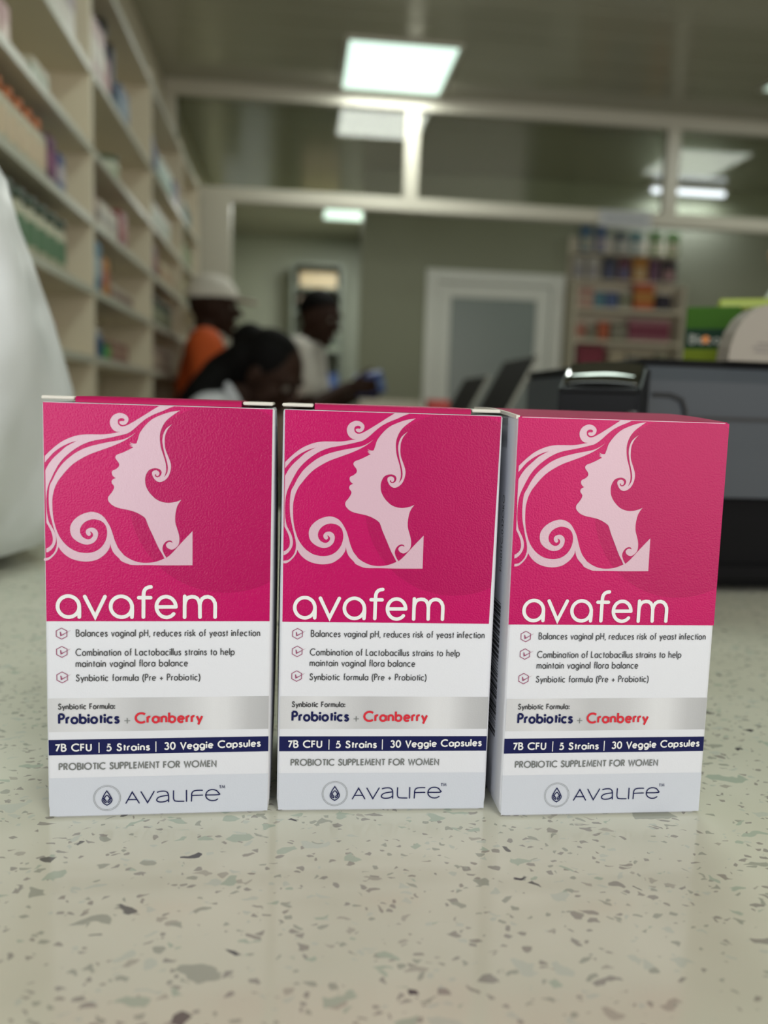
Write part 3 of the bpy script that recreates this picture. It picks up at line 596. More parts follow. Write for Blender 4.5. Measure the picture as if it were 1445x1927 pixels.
mesh_obj('side_seam', bm, PLN, pr)
box('scanner_lid', PBK, -.211, .219, -.135, .148, .1585, .1655, pr, .002)
for x in (-.19, .2):
    for y in (-.12, .12): box('foot', PLN, x - .012, x + .012, y - .012, y + .012, 0, .005, pr)

# small glossy black receipt printer left of it
TB = mat('glossy black plastic', (.004, .004, .005), .45, spec=.15)
te = thing('receipt_printer', 'small glossy black receipt printer left of the dark grey printer', 'printer', (.1905, .503, 1.0), -.50)
bm = bmesh.new()
prism(bm, [(-.026, .001), (-.026, .1395), (-.0235, .1425), (.004, .1565), (.030, .1565), (.030, .001)], 'x', -.0235, .0245)
bmesh.ops.bevel(bm, geom=[e for e in bm.edges], offset=.002, segments=2, affect='EDGES')
mesh_obj('housing', bm, TB, te)
bm = bmesh.new(); N = 12; cols_ = []      # convex glossy cover
for i in range(N + 1):
    x = -.0215 + .044 * i / N; h = -(x - .0005) ** 2 * 3.2
    cols_.append([bm.verts.new((x, y, z + h)) for y, z in ((-.0220, .1440), (-.0215, .1458), (.0035, .1583), (.0045, .1565))])
for A, B in zip(cols_, cols_[1:]):
    for k in range(4): bm.faces.new((A[k], A[(k + 1) % 4], B[(k + 1) % 4], B[k]))
bm.faces.new(cols_[0][::-1]); bm.faces.new(cols_[-1])
mesh_obj('cover', bm, mat('mirror black cover', (.11, .115, .11), .05, 1.0), te, True)
box('paper_slot', PLN, -.022, .020, -.0268, -.025, .120, .124, te)
bm = bmesh.new(); tube(bm, [(.021, -.0262, .128), (.021, -.0268, .120), (.021, -.0268, .06), (.021, -.0262, .05)], .003, 8); mesh_obj('side_grip', bm, mat('grey plastic', (.05, .05, .055), .4), te)

# things lying on top of the printer (its top is at z = 1.1655)
ZT = 1.1656
gb = thing('medicine_carton', 'green medicine carton with dark green band lying on the dark grey printer', 'box', (.364, .667, ZT), -.46)
box('carton_body', mat('leaf green card', hexc('2f560c'), .6, spec=.15), -.04, 0, -.05, .05, 0, .046, gb, .001)
box('dark_band', mat('deep green print', hexc('072a18'), .6, spec=.15), -.0403, .0003, -.0503, .0495, .014, .029, gb)
box('lime_band', mat('lime print', hexc('66740f'), .6, spec=.15), -.0403, .0003, -.0503, .0495, .001, .013, gb)
bm = bmesh.new()
_fp = fp
fp = lambda u, v, k=0: Vector((-.036 + u / 1000, -.0506 - .00004 * k, .0175 + v / 1000))
for s in text_strokes('Bioco'): ribbon(bm, [(p[0] * 7, p[1] * 6.5) for p in s], 1.3, 0)
mesh_obj('lettering', bm, mat('pale print', (.30, .31, .27), .6), gb)
bm = bmesh.new()
vs_ = [bm.verts.new(Vector((-.0245 + .003 * math.cos(PI * k / 8), -.0508, .0205 + .003 * math.sin(PI * k / 8)))) for k in range(16)]; bm.faces.new(vs_)
mesh_obj('orange_dot', bm, mat('orange print', hexc('d07a20'), .5), gb)
fp = _fp
ly = thing('flat_packet', 'lime and dark red flat packet lying across the green medicine carton', 'packet', (.385, .680, ZT + .0463), -.46)
bm = bmesh.new(); bx(bm, -.030, .03, -.045, .04, 0, .009, .002); mesh_obj('packet_body', bm, mat('lime packet', hexc('8f9e34'), .45), ly)
rd = thing('red_carton', 'dark red carton between the green carton and the white rounded card box', 'box', (.405, .594, ZT), 0)
box('carton_body', mat('dark red card', hexc('6a1712'), .5), -.052, .04, -.004, .02, 0, .040, rd, .001)
box('end_flap', mat('dark red flap', hexc('7c2018'), .5), -.0525, -.0515, -.003, .019, .001, .0385, rd)
wc = thing('display_box', 'white card display box with rounded shoulder and grey small print on the printer', 'box', (.383, .566, ZT), 0)
bm = bmesh.new(); poly = [(-.083, 0), (-.082, .010), (-.079, .020), (-.074, .029), (-.067, .035), (-.058, .039), (-.045, .042), (.10, .048), (.10, 0)]
prism(bm, poly, 'y', -.007, .010); mesh_obj('card_body', bm, mat('off white card', (.25, .225, .195), .6), wc)
bm = bmesh.new()
for (x0, x1, z) in ((-.052, -.036, .0345), (-.053, -.034, .0285), (-.050, -.038, .0255), (-.062, -.028, .012), (-.066, -.030, .009), (-.064, -.05, .006)):
    bx(bm, x0, x1, -.0074, -.0069, z, z + .0014)
mesh_obj('small_print', bm, mat('grey small print', (.17, .15, .14), .6), wc)
bo = thing('tilted_bottle', 'mint white bottle with tan cap leaning at the right edge above the printer', 'bottle', (.452, .70, ZT), 0)
mt_ = Matrix.Rotation(math.radians(-16), 4, 'Y')
for nm, prof, m_ in (('bottle_body', [(.002, .004), (.026, .004), (.030, .012), (.029, .055), (.024, .075), (.013, .086)], mat('mint white plastic', (.62, .70, .64), .35)), ('cap', [(.015, .0862), (.016, .089), (.0155, .112), (.013, .114)], mat('tan cap', hexc('9a7c50'), .5))):
    bm = bmesh.new(); lathe(bm, prof, 20); bmesh.ops.transform(bm, matrix=mt_, verts=bm.verts); mesh_obj(nm, bm, m_, bo, True)

# ------------------------------------------------------------------ shelving along the left wall
LV = [1.065, 1.225, 1.390, 1.555, 1.722, 1.905, 2.175]
BAYS = [(1.38, 2.17), (2.17, 3.005), (3.005, 3.76), (3.76, 4.36)]
ORD = ['nearest', 'second', 'third', 'farthest']
XF, XB = -.50, -.675
for bi, (ya, yb) in enumerate(BAYS):
    t = thing('shelf_unit', ORD[bi] + ' bay of the cream pharmacy shelving along the left wall' if bi in (0, 3) else ORD[bi] + ' bay from the camera of the cream pharmacy shelving on the left', 'shelf', (0, ya, 0), 0, 'cream pharmacy shelving bays')
    L_ = yb - ya
    box('back_panel', CREAM, XB - .004, XB + .006, 0, L_, 0, 2.21, t)
    box('upright', CREAM, XB + .007, XF, L_ - .020, L_ - .001, 0, 2.21, t, .001)
    if bi == 0: box('upright', CREAM, XB + .007, XF, .0, .019, 0, 2.21, t, .001)
    for z in [.10, .42, .74] + LV:
        box('shelf_board', CREAM, XB + .007, XF - .001, .020 if bi == 0 else .001, L_ - .021, z - .020, z, t, .001)
        box('edge_strip', mat('pale green edge strip', (.50, .50, .42), .4), XF - .001, XF + .002, .020 if bi == 0 else .001, L_ - .021, z - .019, z - .001, t)

_proto = {}
ORDW = ['first', 'second', 'third', 'fourth', 'fifth', 'sixth', 'seventh', 'eighth', 'ninth']
def item(kind, w, d, h, cols, label, group, loc, name=None, cat=None):
    """a packaged product with its parts; w across the shelf front, d deep, h tall; copies share mesh data"""
    key = (kind, w, d, h, cols)
    nm = name or {'carton': 'medicine_carton', 'bottle': 'medicine_bottle', 'jar': 'pill_jar', 'pouch': 'product_pouch'}[kind]
    ca = cat or {'carton': 'box', 'bottle': 'bottle', 'jar': 'jar', 'pouch': 'packet'}[kind]
    if key in _proto: t = copy_tree(_proto[key]); t['label'] = label; t['group'] = group
    else:
        t = thing(nm, label, ca, (0, 0, 0), 0, group)
        c1 = mat('card ' + cols[0], hexc(cols[0]), .45); c2 = mat('card ' + cols[1], hexc(cols[1]), .45)
        if kind == 'carton':
            box('carton_body', c1, -d / 2, d / 2, -w / 2, w / 2, 0, h, t, min(.002, d / 12))
            bm = bmesh.new(); bx(bm, -d / 2 - .0006, d / 2 + .0006, -w / 2 - .0006, w / 2 + .0006, h * .30, h * .68); mesh_obj('printed_band', bm, c2, t)
        elif kind == 'pouch':
            bm = bmesh.new(); prism(bm, [(-w / 2, 0), (w / 2, 0), (w * .46, h * .5), (w * .5, h), (-w * .5, h), (-w * .46, h * .5)], 'x', -d * .2, d * .2)
            mesh_obj('pouch_body', bm, c1, t)
            box('printed_label', c2, -d * .23, d * .23, -w * .33, w * .33, h * .15, h * .60, t)
            box('hang_tab', c1, -d * .06, d * .06, -w * .5, w * .5, h, h * 1.10, t)
        else:
            r = w / 2; nk = .45 if kind == 'bottle' else .86
            bm = bmesh.new(); lathe(bm, [(r * .9, 0), (r, h * .03), (r, h * .66), (r * .92, h * .72), (r * nk, h * .79), (r * nk, h * .82)], 16); mesh_obj('container', bm, c1, t, True)
            bm = bmesh.new(); lathe(bm, [(r * (nk + .10), h * .82), (r * (nk + .12), h * .83), (r * (nk + .12), h * .985), (r * (nk + .02), h)], 16); mesh_obj('cap', bm, c2, t, True)
            bm = bmesh.new(); lathe(bm, [(r * 1.015, h * .18), (r * 1.015, h * .58)], 16, cap=False); mesh_obj('label_wrap', bm, mat('card ' + cols[2], hexc(cols[2]), .5), t, True)
        _proto[key] = t
    t.location = loc
    return t
def row(kind, y0, lvl, n, w, d, h, cols, label, group, gap=.006, x=None, **kw):
    for k in range(n):
        item(kind, w, d, h, cols, label if n == 1 else ORDW[k] + ' from near end, ' + label.replace(' on the ', ', ').replace(' of the ', ', ').replace(' at the ', ', ').replace(', the ', ', '), group, ((XF - .012 - d / 2) if x is None else x, y0 + (w + gap) * k + w / 2, LV[lvl] + .0004), **kw)
def one(kind, y, lvl, w, d, h, cols, label, group=None, **kw):
    item(kind, w, d, h, cols, label, group or 'products on the left shelving', (XF - .012 - d / 2, y, LV[lvl] + .0004), **kw)
N0 = 'nearest bay'
# nearest bay
row('carton', 1.52, 5, 6, .085, .06, .235, ('c9c2ba', '9c8a92'), 'tall white and mauve carton on the top shelf of the nearest bay', 'tall mauve cartons, top shelf')
one('bottle', 1.455, 4, .060, .06, .115, ('4a5258', 'd8e2dc', 'd8cfb0'), 'dark bottle with white cap on the nearest bay, second shelf from top')
row('pouch', 1.545, 4, 2, .05, .04, .085, ('b89090', 'd8c4bc'), 'pinkish soft packet behind the white capped bottle, nearest bay', 'pinkish packets, nearest bay')
row('carton', 1.74, 4, 2, .05, .04, .045, ('bdb9a6', '8f9a84'), 'small pale carton lying alone on the second shelf of the nearest bay', 'small pale cartons, nearest bay')
row('bottle', 1.40, 3, 8, .046, .046, .118, ('b9b4a0', 'b0602c', 'c9b8a0'), 'white bottle with orange cap, nearest bay', 'orange capped bottles, nearest bay', gap=.010)
one('carton', 1.865, 3, .05, .05, .100, ('5a2450', '7c3a6a'), 'purple carton at the far end of the orange capped bottle row')
one('carton', 1.935, 3, .045, .05, .085, ('4c5a86', 'b8b0b8'), 'blue and white carton right of the purple carton, nearest bay')
row('jar', 1.50, 2, 7, .060, .060, .115, ('b5b49e', '3c4a3c', '5f7d62'), 'white jar with dark green cap on the nearest bay', 'green labelled jars, nearest bay', gap=.010)
one('carton', 1.78, 1, .03, .05, .075, ('a89a48', 'c4ba7c'), 'small yellow carton on the lower shelf beside the white bag')
one('carton', 1.835, 1, .06, .05, .055, ('b08a84', 'c8b2a6'), 'small pink carton on the lower shelf beside the yellow carton')
# second bay
row('carton', 2.20, 5, 3, .05, .05, .15, ('b79a98', 'c8c0b4'), 'pink and cream carton on the top shelf of the second bay', 'pink cream cartons, second bay top')
one('carton', 2.385, 5, .06, .05, .105, ('8c3a34', 'a8645a'), 'red carton beside the navy bottle on the second bay top shelf')
one('bottle', 2.475, 5, .085, .085, .235, ('1f2130', '16161c', '2a2c40'), 'tall navy black bottle on the top shelf of the second bay')
row('carton', 2.55, 5, 2, .06, .05, .105, ('4a5f7c', '7a90a4'), 'steel blue carton right of the tall navy bottle', 'steel blue cartons, second bay')
one('jar', 2.52, 4, .07, .07, .075, ('c8ccba', '46583e', 'a8b49a'), 'white jar with green cap alone on the second bay')
one('bottle', 2.225, 3, .06, .06, .125, ('8f5f78', 'b296a6', 'a07088'), 'mauve pink bottle at the near end of the second bay')
row('carton', 2.28, 3, 3, .07, .05, .075, ('bdb4a4', '9a9488'), 'cream carton beside the mauve bottle on the second bay', 'cream cartons, second bay')
one('carton', 2.585, 3, .09, .05, .105, ('862c34', '9c4a4c'), 'crimson carton standing on the middle shelf of the second bay')
row('carton', 2.20, 2, 2, .045, .05, .128, ('4a7a94', '9ab0ba'), 'sky blue carton at the near end of the second bay', 'sky blue cartons, second bay')
row('carton', 2.31, 2, 2, .035, .05, .10, ('b8782c', 'b06040'), 'orange carton next to the sky blue cartons, second bay', 'orange cartons, second bay')
row('carton', 2.41, 2, 4, .07, .05, .045, ('b4ac9c', '84645a'), 'flat white and brown carton on the second bay', 'flat brown banded cartons, second bay')
row('bottle', 2.205, 1, 3, .035, .035, .075, ('3c5878', 'a8a8a8', '2c4668'), 'small blue bottle on the lower shelf of the second bay', 'small blue bottles, second bay')
one('carton', 2.365, 1, .05, .05, .040, ('3c8a40', '55a050'), 'small green carton beside the small blue bottles')
row('carton', 2.42, 1, 4, .05, .05, .055, ('86665a', 'a08474'), 'small brown red carton on the lower shelf of the second bay', 'brown red cartons, second bay')
# third bay
row('bottle', 3.03, 5, 3, .06, .06, .15, ('46567c', '5a6a90', '3c4a70'), 'blue bottle on the top shelf of the third bay', 'blue bottles, third bay')
row('jar', 3.27, 5, 4, .075, .075, .11, ('c4d4cc', 'd4e0da', 'a8c0b8'), 'glossy white jar on the top shelf of the third bay', 'glossy white jars, third bay')
row('carton', 3.62, 5, 2, .05, .05, .11, ('8c88a0', 'b0acb8'), 'lilac grey carton at the far end of the third bay top shelf', 'lilac cartons, third bay')
row('carton', 3.04, 4, 6, .07, .05, .09, ('a8a896', '7c8a76'), 'grey green carton on the third bay, second shelf from top', 'grey green cartons, third bay')
one('carton', 3.13, 3, .12, .05, .11, ('5a2434', '7a3c48'), 'maroon carton on the middle shelf of the third bay')
row('carton', 3.24, 3, 4, .07, .05, .08, ('b4a888', 'a07c5c'), 'tan banded cream carton on the middle shelf of the third bay', 'tan banded cartons, third bay')
row('jar', 3.04, 2, 7, .07, .07, .10, ('5c6250', '2c3428', '868a74'), 'dark green jar on the lower middle shelf of the third bay', 'dark green jars, third bay')
row('carton', 3.04, 1, 6, .08, .05, .08, ('8c7c70', 'a89c8c'), 'brown grey carton on the lower shelf of the third bay', 'brown grey cartons, third bay')
# farthest bay
row('carton', 3.80, 4, 6, .06, .05, .10, ('6c7a58', '98a080'), 'moss green carton on the farthest bay of the shelving', 'moss green cartons, farthest bay')
row('carton', 3.80, 3, 5, .06, .05, .10, ('8c8c64', 'b0aa88'), 'olive carton on the farthest bay of the shelving', 'olive cartons, farthest bay')
row('bottle', 3.80, 5, 6, .06, .06, .12, ('5a6a68', '9aa49c', '788884'), 'grey green bottle on the farthest bay top shelf', 'grey green bottles, farthest bay')

# ------------------------------------------------------------------ display rack right of the door
RX0, RX1, RY = 1.872, 2.66, 5.795
rk = thing('display_rack', 'cream product display rack right of the white door', 'rack', (0, 0, 0))
box('back_panel', CREAM, RX0, RX1, RY - .012, RY, .30, 2.33, rk)
for x in (RX0, RX1 - .018): box('side_panel', CREAM, x, x + .018, RY - .20, RY - .0125, .0, 2.005, rk, .001)
RL = [1.24, 1.42, 1.62, 1.835, 2.035, 2.215]
for z in [.35, .80] + RL: box('shelf_board', CREAM, RX0 + .019, RX1 - .019, RY - .195 if z < 2 else RY - .12, RY - .0125, z - .025 if z < 2 else z - .012, z, rk, .001)
sg = thing('hanging_sign', 'small pale sign on the lower partition bar above the display rack', 'sign', (1.727, YP - .035, 2.15))
box('sign_board', mat('pale grey sign', (.42, .43, .43), .5), -.145, .145, -.012, 0, -.045, .042, sg, .002)
bm = bmesh.new()
for k in range(9): bx(bm, -.115 + .026 * k, -.097 + .026 * k, -.0128, -.011, -.018, .014)
mesh_obj('sign_lettering', bm, mat('blue grey lettering', (.27, .29, .32), .5), sg)
def rackrow(lvl, specs, group, yoff=.05):
    for (kind, xa, xb, h, cols, label) in specs:
        o = item(kind, xb - xa, .07, h, cols, label, group, ((xa + xb) / 2, RY - (.075 if lvl > 3 else .12), RL[lvl] + .0004)); o.rotation_euler = (0, 0, -PI / 2)
X = lambda n: 1.897 + (n - 1066) * .003426      # ruler along the rack front, 3.4 mm per unit
TOPR, SECR, THR, FOR, FIR = 'packs on the top row of the rack', 'packs on the second row of the rack', 'packs on the third row of the rack', 'packs on the fourth row of the rack', 'packs on the lowest visible row of the rack'
rackrow(5, [('pouch', X(1075), X(1096), .165, ('4a6a8c', 'b8b8a4'), 'blue pack with cream label at the far left of the rack top row'),
 ('pouch', X(1107), X(1128), .165, ('50648c', 'b6aab4'), 'blue pack with pinkish label, second on the rack top row'),
 ('pouch', X(1146), X(1170), .14, ('5c6468', 'c4c2ba'), 'grey and white pack, third on the rack top row'),
 ('pouch', X(1178), X(1203), .14, ('5a7a7c', 'c6c8be'), 'teal and white pack, fourth on the rack top row'),
 ('pouch', X(1218), X(1244), .15, ('5f7a4c', 'c4c4a8'), 'green pack with pale label, fifth on the rack top row'),
 ('pouch', X(1256), X(1282), .15, ('64804f', 'c2b8a0'), 'green and peach pack at the right end of the rack top row')], TOPR)
rackrow(4, [('pouch', X(1063), X(1086), .14, ('b4b0aa', '8c8890'), 'white pack at the left end of the second rack row'),
 ('pouch', X(1092), X(1117), .14, ('bcb8b2', '928c92'), 'white pack, second from left on the second rack row'),
 ('pouch', X(1126), X(1152), .14, ('3e4258', '55587a'), 'navy pack on the second row of the rack'),
 ('pouch', X(1158), X(1181), .14, ('6a3a4e', '6a6f96'), 'maroon and blue pack on the second row of the rack'),
 ('pouch', X(1187), X(1219), .15, ('b8803c', 'c8b088'), 'orange and cream pack on the second row of the rack'),
 ('pouch', X(1224), X(1243), .14, ('6e4a66', '7a5874'), 'purple pack on the second row of the rack'),
 ('pouch', X(1249), X(1280), .14, ('4a4048', 'b08a8c'), 'dark pack with pink label on the second row of the rack')], SECR)
rackrow(3, [('carton', X(1070), X(1084), .13, ('b08478', 'c0a898'), 'pink cream carton at the left of the third rack row'),
 ('carton', X(1086), X(1101), .13, ('b47c70', 'c4aa98'), 'salmon carton, second on the third rack row'),
 ('carton', X(1103), X(1125), .11, ('4a7484', '5a8694'), 'teal carton on the third row of the rack'),
 ('carton', X(1128), X(1152), .11, ('3c4e7c', '50648c'), 'royal blue carton on the third row of the rack'),
 ('carton', X(1156), X(1180), .12, ('9c9888', '70745c'), 'cream and green carton on the third row of the rack'),
 ('carton', X(1187), X(1228), .175, ('b8582c', 'bc8440'), 'large orange carton on the third row of the rack'),
 ('carton', X(1235), X(1265), .11, ('26222c', '30283a'), 'black carton at the right of the third rack row')], THR)
rackrow(2, [('carton', X(1066), X(1090), .12, ('b09080', 'a85c48'), 'peach carton at the left end of the fourth rack row'),
 ('carton', X(1094), X(1112), .09, ('787464', '8c8874'), 'grey carton next to the peach carton on the fourth rack row'),
 ('carton', X(1117), X(1137), .125, ('b2502e', 'b8603c'), 'red orange carton on the fourth row of the rack'),
 ('carton', X(1143), X(1176), .12, ('6c6a58', '948f80'), 'grey green carton on the fourth row of the rack')] +
 [('carton', X(1180 + 17.5 * k), X(1196 + 17.5 * k), .15, ('9c6470', '7c2c46'), ORDW[k] + ' from left of five pink and crimson cartons, fourth rack row') for k in range(5)], FOR)
rackrow(1, [('pouch', X(1076), X(1136), .15, ('7c1c34', '86263e'), 'crimson pouch on the lowest visible row of the rack'),
 ('carton', X(1142), X(1176), .14, ('a89c84', 'b4a890'), 'cream carton right of the crimson pouch'),
 ('carton', X(1180), X(1236), .13, ('a0947c', '6c7478'), 'wide cream and grey carton on the lowest visible rack row'),
 ('carton', X(1242), X(1268), .13, ('84826c', '94907c'), 'olive grey carton at the right of the lowest visible rack row')], FIR)

# ------------------------------------------------------------------ shelf in the far room
fs = thing('wall_shelf', 'shelf rack on the far wall behind the man in white', 'shelf', (0, 8.28, 0))
GS = mat('grey green metal shelf', (.25, .28, .24), .5)
for x in (-.06, .40): box('upright', GS, x, x + .025, -.30, -.002, 0, 2.42, fs)
for z in (.4, .85, 1.26, 1.62, 1.98, 2.20, 2.42): box('shelf_board', GS, -.034, .399, -.30, -.002, z - .02, z, fs)
FG = 'boxes on the far room shelf'
for z, lab, cols, h in ((2.2004, 'large cream carton on the second shelf from top in the far room', ('e0c8a0', 'e6d2b0'), .14), (1.9804, 'pinkish cream carton below the large cream carton in the far room', ('d2b8a8', 'd8c2b2'), .13)):
    o = item('carton', .35, .2, h, cols, lab, FG, (.19, 8.12, z)); o.rotation_euler = (0, 0, -PI / 2)
for x, cols, lab in ((.0, ('7c8478', '5c6458'), 'grey green carton at the left of the far shelf'), (.29, ('98a090', '6c766c'), 'pale grey carton at the right of the far shelf')):
    o = item('carton', .12, .16, .17, cols, lab, FG, (x + .05, 8.12, 1.6204)); o.rotation_euler = (0, 0, -PI / 2)
for x, cols, lab in ((.02, ('74806c', '58644f'), 'green carton on the far shelf behind the man in white'), (.2, ('b8b4a0', '98905c'), 'white and yellow carton on the far shelf behind the man in white'), (.33, ('4c64a0', '5a74b0'), 'bright blue carton at the right of the far shelf')):
    o = item('carton', .11, .16, .15, cols, lab, FG, (x + .02, 8.12, 1.2604)); o.rotation_euler = (0, 0, -PI / 2)

# ------------------------------------------------------------------ desk with two laptops behind the boxes
dk = thing('work_desk', 'long pale work desk standing behind the three pink boxes', 'desk', (0, 0, 0))
box('desk_top', mat('pale desk laminate', (.5, .48, .42), .4), .075, 1.5, 1.55, 3.42, 1.012, 1.040, dk, .003)
for x in (.09, 1.44):
    for y in (1.58, 3.34): box('leg', WHITE_F, x, x + .04, y, y + .04, 0, 1.0115, dk)
SCR = mat('dark laptop screen', (.006, .006, .006), .6, spec=.08); LAP = mat('dark grey laptop shell', (.035, .035, .035), .45)
def laptop(label, x, ya, yb, hgt):
    t = thing('laptop', label, 'laptop', (x, (ya + yb) / 2, 1.0404), 0, 'open laptops on the work desk')
    w = (yb - ya) / 2
    box('keyboard_base', LAP, -.23, 0, -w, w, .001, .016, t, .003)
    bm = bmesh.new()
    for a in range(10):
        for b in range(4): bx(bm, -.15 + b * .03, -.126 + b * .03, -w * .85 + a * w * .17, -w * .85 + a * w * .17 + w * .13, .016, .018)
    o = mesh_obj('keys', bm, SCR, t); o['kind'] = 'stuff'
    rot = Matrix.Translation((.003, 0, .017)) @ Matrix.Rotation(math.radians(27), 4, 'Y')
    bm = bmesh.new(); bx(bm, 0, .008, -w, w, 0, hgt, .002); bmesh.ops.transform(bm, matrix=rot, verts=bm.verts); lid_ = mesh_obj('screen_lid', bm, mat('grey laptop lid', (.22, .22, .19), .4), t)
    bm = bmesh.new(); bx(bm, -.0012, .0005, -w + .004, w - .004, .004, hgt - .004); bmesh.ops.transform(bm, matrix=rot, verts=bm.verts); mesh_obj('display', bm, SCR, lid_)
laptop('black open laptop nearest the camera, in front of the white door', .395, 1.68, 1.95, .205)
laptop('black open laptop farther back, left of the nearer laptop', .415, 2.14, 2.44, .175)
o = item('carton', .20, .07, .104, ('a8a090', 'b43a30'), 'white carton with red band lying on the work desk', None, (.30, 2.66, 1.0404)); o['group'] = 'small things on the work desk'
o.rotation_euler = (0, 0, PI / 2); 
o = item('carton', .05, .07, .108, ('b02c24', 'c0483c'), 'small red carton at the right end of the white carton', 'small things on the work desk', (.455, 2.66, 1.0404))

# ------------------------------------------------------------------ people
def ball(bm, c, r, rot=None, n=16):
    r = r if hasattr(r, '__len__') else (r, r, r)
    M_ = Matrix.Translation(Vector(c)) @ (rot.to_4x4() if rot is not None else Matrix.Identity(4)) @ Matrix.Diagonal((*r, 1))
    bmesh.ops.create_uvsphere(bm, u_segments=n, v_segments=max(6, n // 2), radius=1, matrix=M_)
def limb(bm, a, ra, b, rb, flat=None, n=14):
    """tapered limb with round ends from a to b"""
    a, b = Vector(a), Vector(b); ax = b - a; L_ = max(ax.length, 1e-5); q = ax.normalized()
    s = q.orthogonal().normalized(); t_ = q.cross(s); rings = []
    for k in range(5):
        an = PI / 2 * (1 - k / 5); rings.append((-ra * math.sin(an), ra * math.cos(an)))
    rings.append((0, ra)); rings.append((L_, rb))
    for k in range(1, 6):
        an = PI / 2 * k / 5; rings.append((L_ + rb * math.sin(an), max(1e-4, rb * math.cos(an))))
    vs_ = [[bm.verts.new(a + q * h + (s * math.cos(2 * PI * j / n) + t_ * math.sin(2 * PI * j / n)) * max(r_, 1e-4)) for j in range(n)] for h, r_ in rings]
    for A, B in zip(vs_, vs_[1:]):
        for j in range(n): bm.faces.new((A[j], A[(j + 1) % n], B[(j + 1) % n], B[j]))
    bm.faces.new(vs_[0][::-1]); bm.faces.new(vs_[-1])
def chain(bm, pts):
    for (a, ra), (b, rb) in zip(pts, pts[1:]): limb(bm, a, ra, b, rb)
def fuse(name, bm, m, parent, voxel=.008, smooth=4, cut=None):
    """one continuous skin over overlapping volumes"""
    me = bpy.data.meshes.new(name); bmesh.ops.recalc_face_normals(bm, faces=bm.faces); bm.to_mesh(me); bm.free()
    tmp = bpy.data.objects.new(name + '_tmp', me); C.objects.link(tmp)
    rm = tmp.modifiers.new('r', 'REMESH'); rm.mode = 'VOXEL'; rm.voxel_size = voxel; rm.use_smooth_shade = True
    s = tmp.modifiers.new('s', 'SMOOTH'); s.iterations = smooth; s.factor = .5
    dg = bpy.context.evaluated_depsgraph_get(); new = bpy.data.meshes.new_from_object(tmp.evaluated_get(dg))
    bpy.data.objects.remove(tmp); bpy.data.meshes.remove(me)
    if cut is not None:
        b2_ = bmesh.new(); b2_.from_mesh(new); cut(b2_); b2_.to_mesh(new); b2_.free()
    new.name = name; new.materials.clear(); new.materials.append(m)
    for p in new.polygons: p.use_smooth = True
    o = bpy.data.objects.new(name, new); C.objects.link(o); o.parent = parent
    return o
SKIN = mat('deep brown skin', (.030, .014, .009), .6, spec=.15, bump=(140, .1, .001))
HAIR = mat('black hair', (.003, .0025, .0025), .7, spec=.1, bump=(220, .8, .003))
EYEW = mat('eye white', (.20, .17, .145), .5, spec=.2); IRIS = mat('dark iris', (.012, .007, .005), .2); LIP = mat('dark lip', (.085, .032, .026), .45)

def hand(bm, w, d, nrm, thumb, curl=.5, s=1.0):
    """palm and five fingers from wrist w along d; nrm is the palm's facing; thumb the side it leaves from"""
    w, d, nrm, thumb = Vector(w), Vector(d).normalized(), Vector(nrm).normalized(), Vector(thumb).normalized()
    for k in (-1, -.33, .33, 1): limb(bm, w + thumb * .012 * k * s, .014 * s, w + d * .085 * s + thumb * .027 * k * s, .0125 * s)
    for k, L_ in ((1, .072), (.34, .080), (-.33, .074), (-1, .058)):
        p = w + d * .09 * s + thumb * .028 * k * s; dd = d
        for j, f in enumerate((.42, .33, .25)):
            dd = (dd * math.cos(curl * (.5 + .35 * j)) + nrm * math.sin(curl * (.5 + .35 * j))).normalized()
            q = p + dd * L_ * f * s; limb(bm, p, (.0088 - .0008 * j) * s, q, (.0080 - .0008 * j) * s); p = q
    p = w + d * .03 * s + thumb * .03 * s; dd = (d * .6 + thumb * .75 + nrm * .2).normalized()
    for L_ in (.038, .032, .026):
        q = p + dd * L_ * s; limb(bm, p, .0115 * s, q, .0095 * s); p = q; dd = (dd * .8 + d * .35 + nrm * .25).normalized()

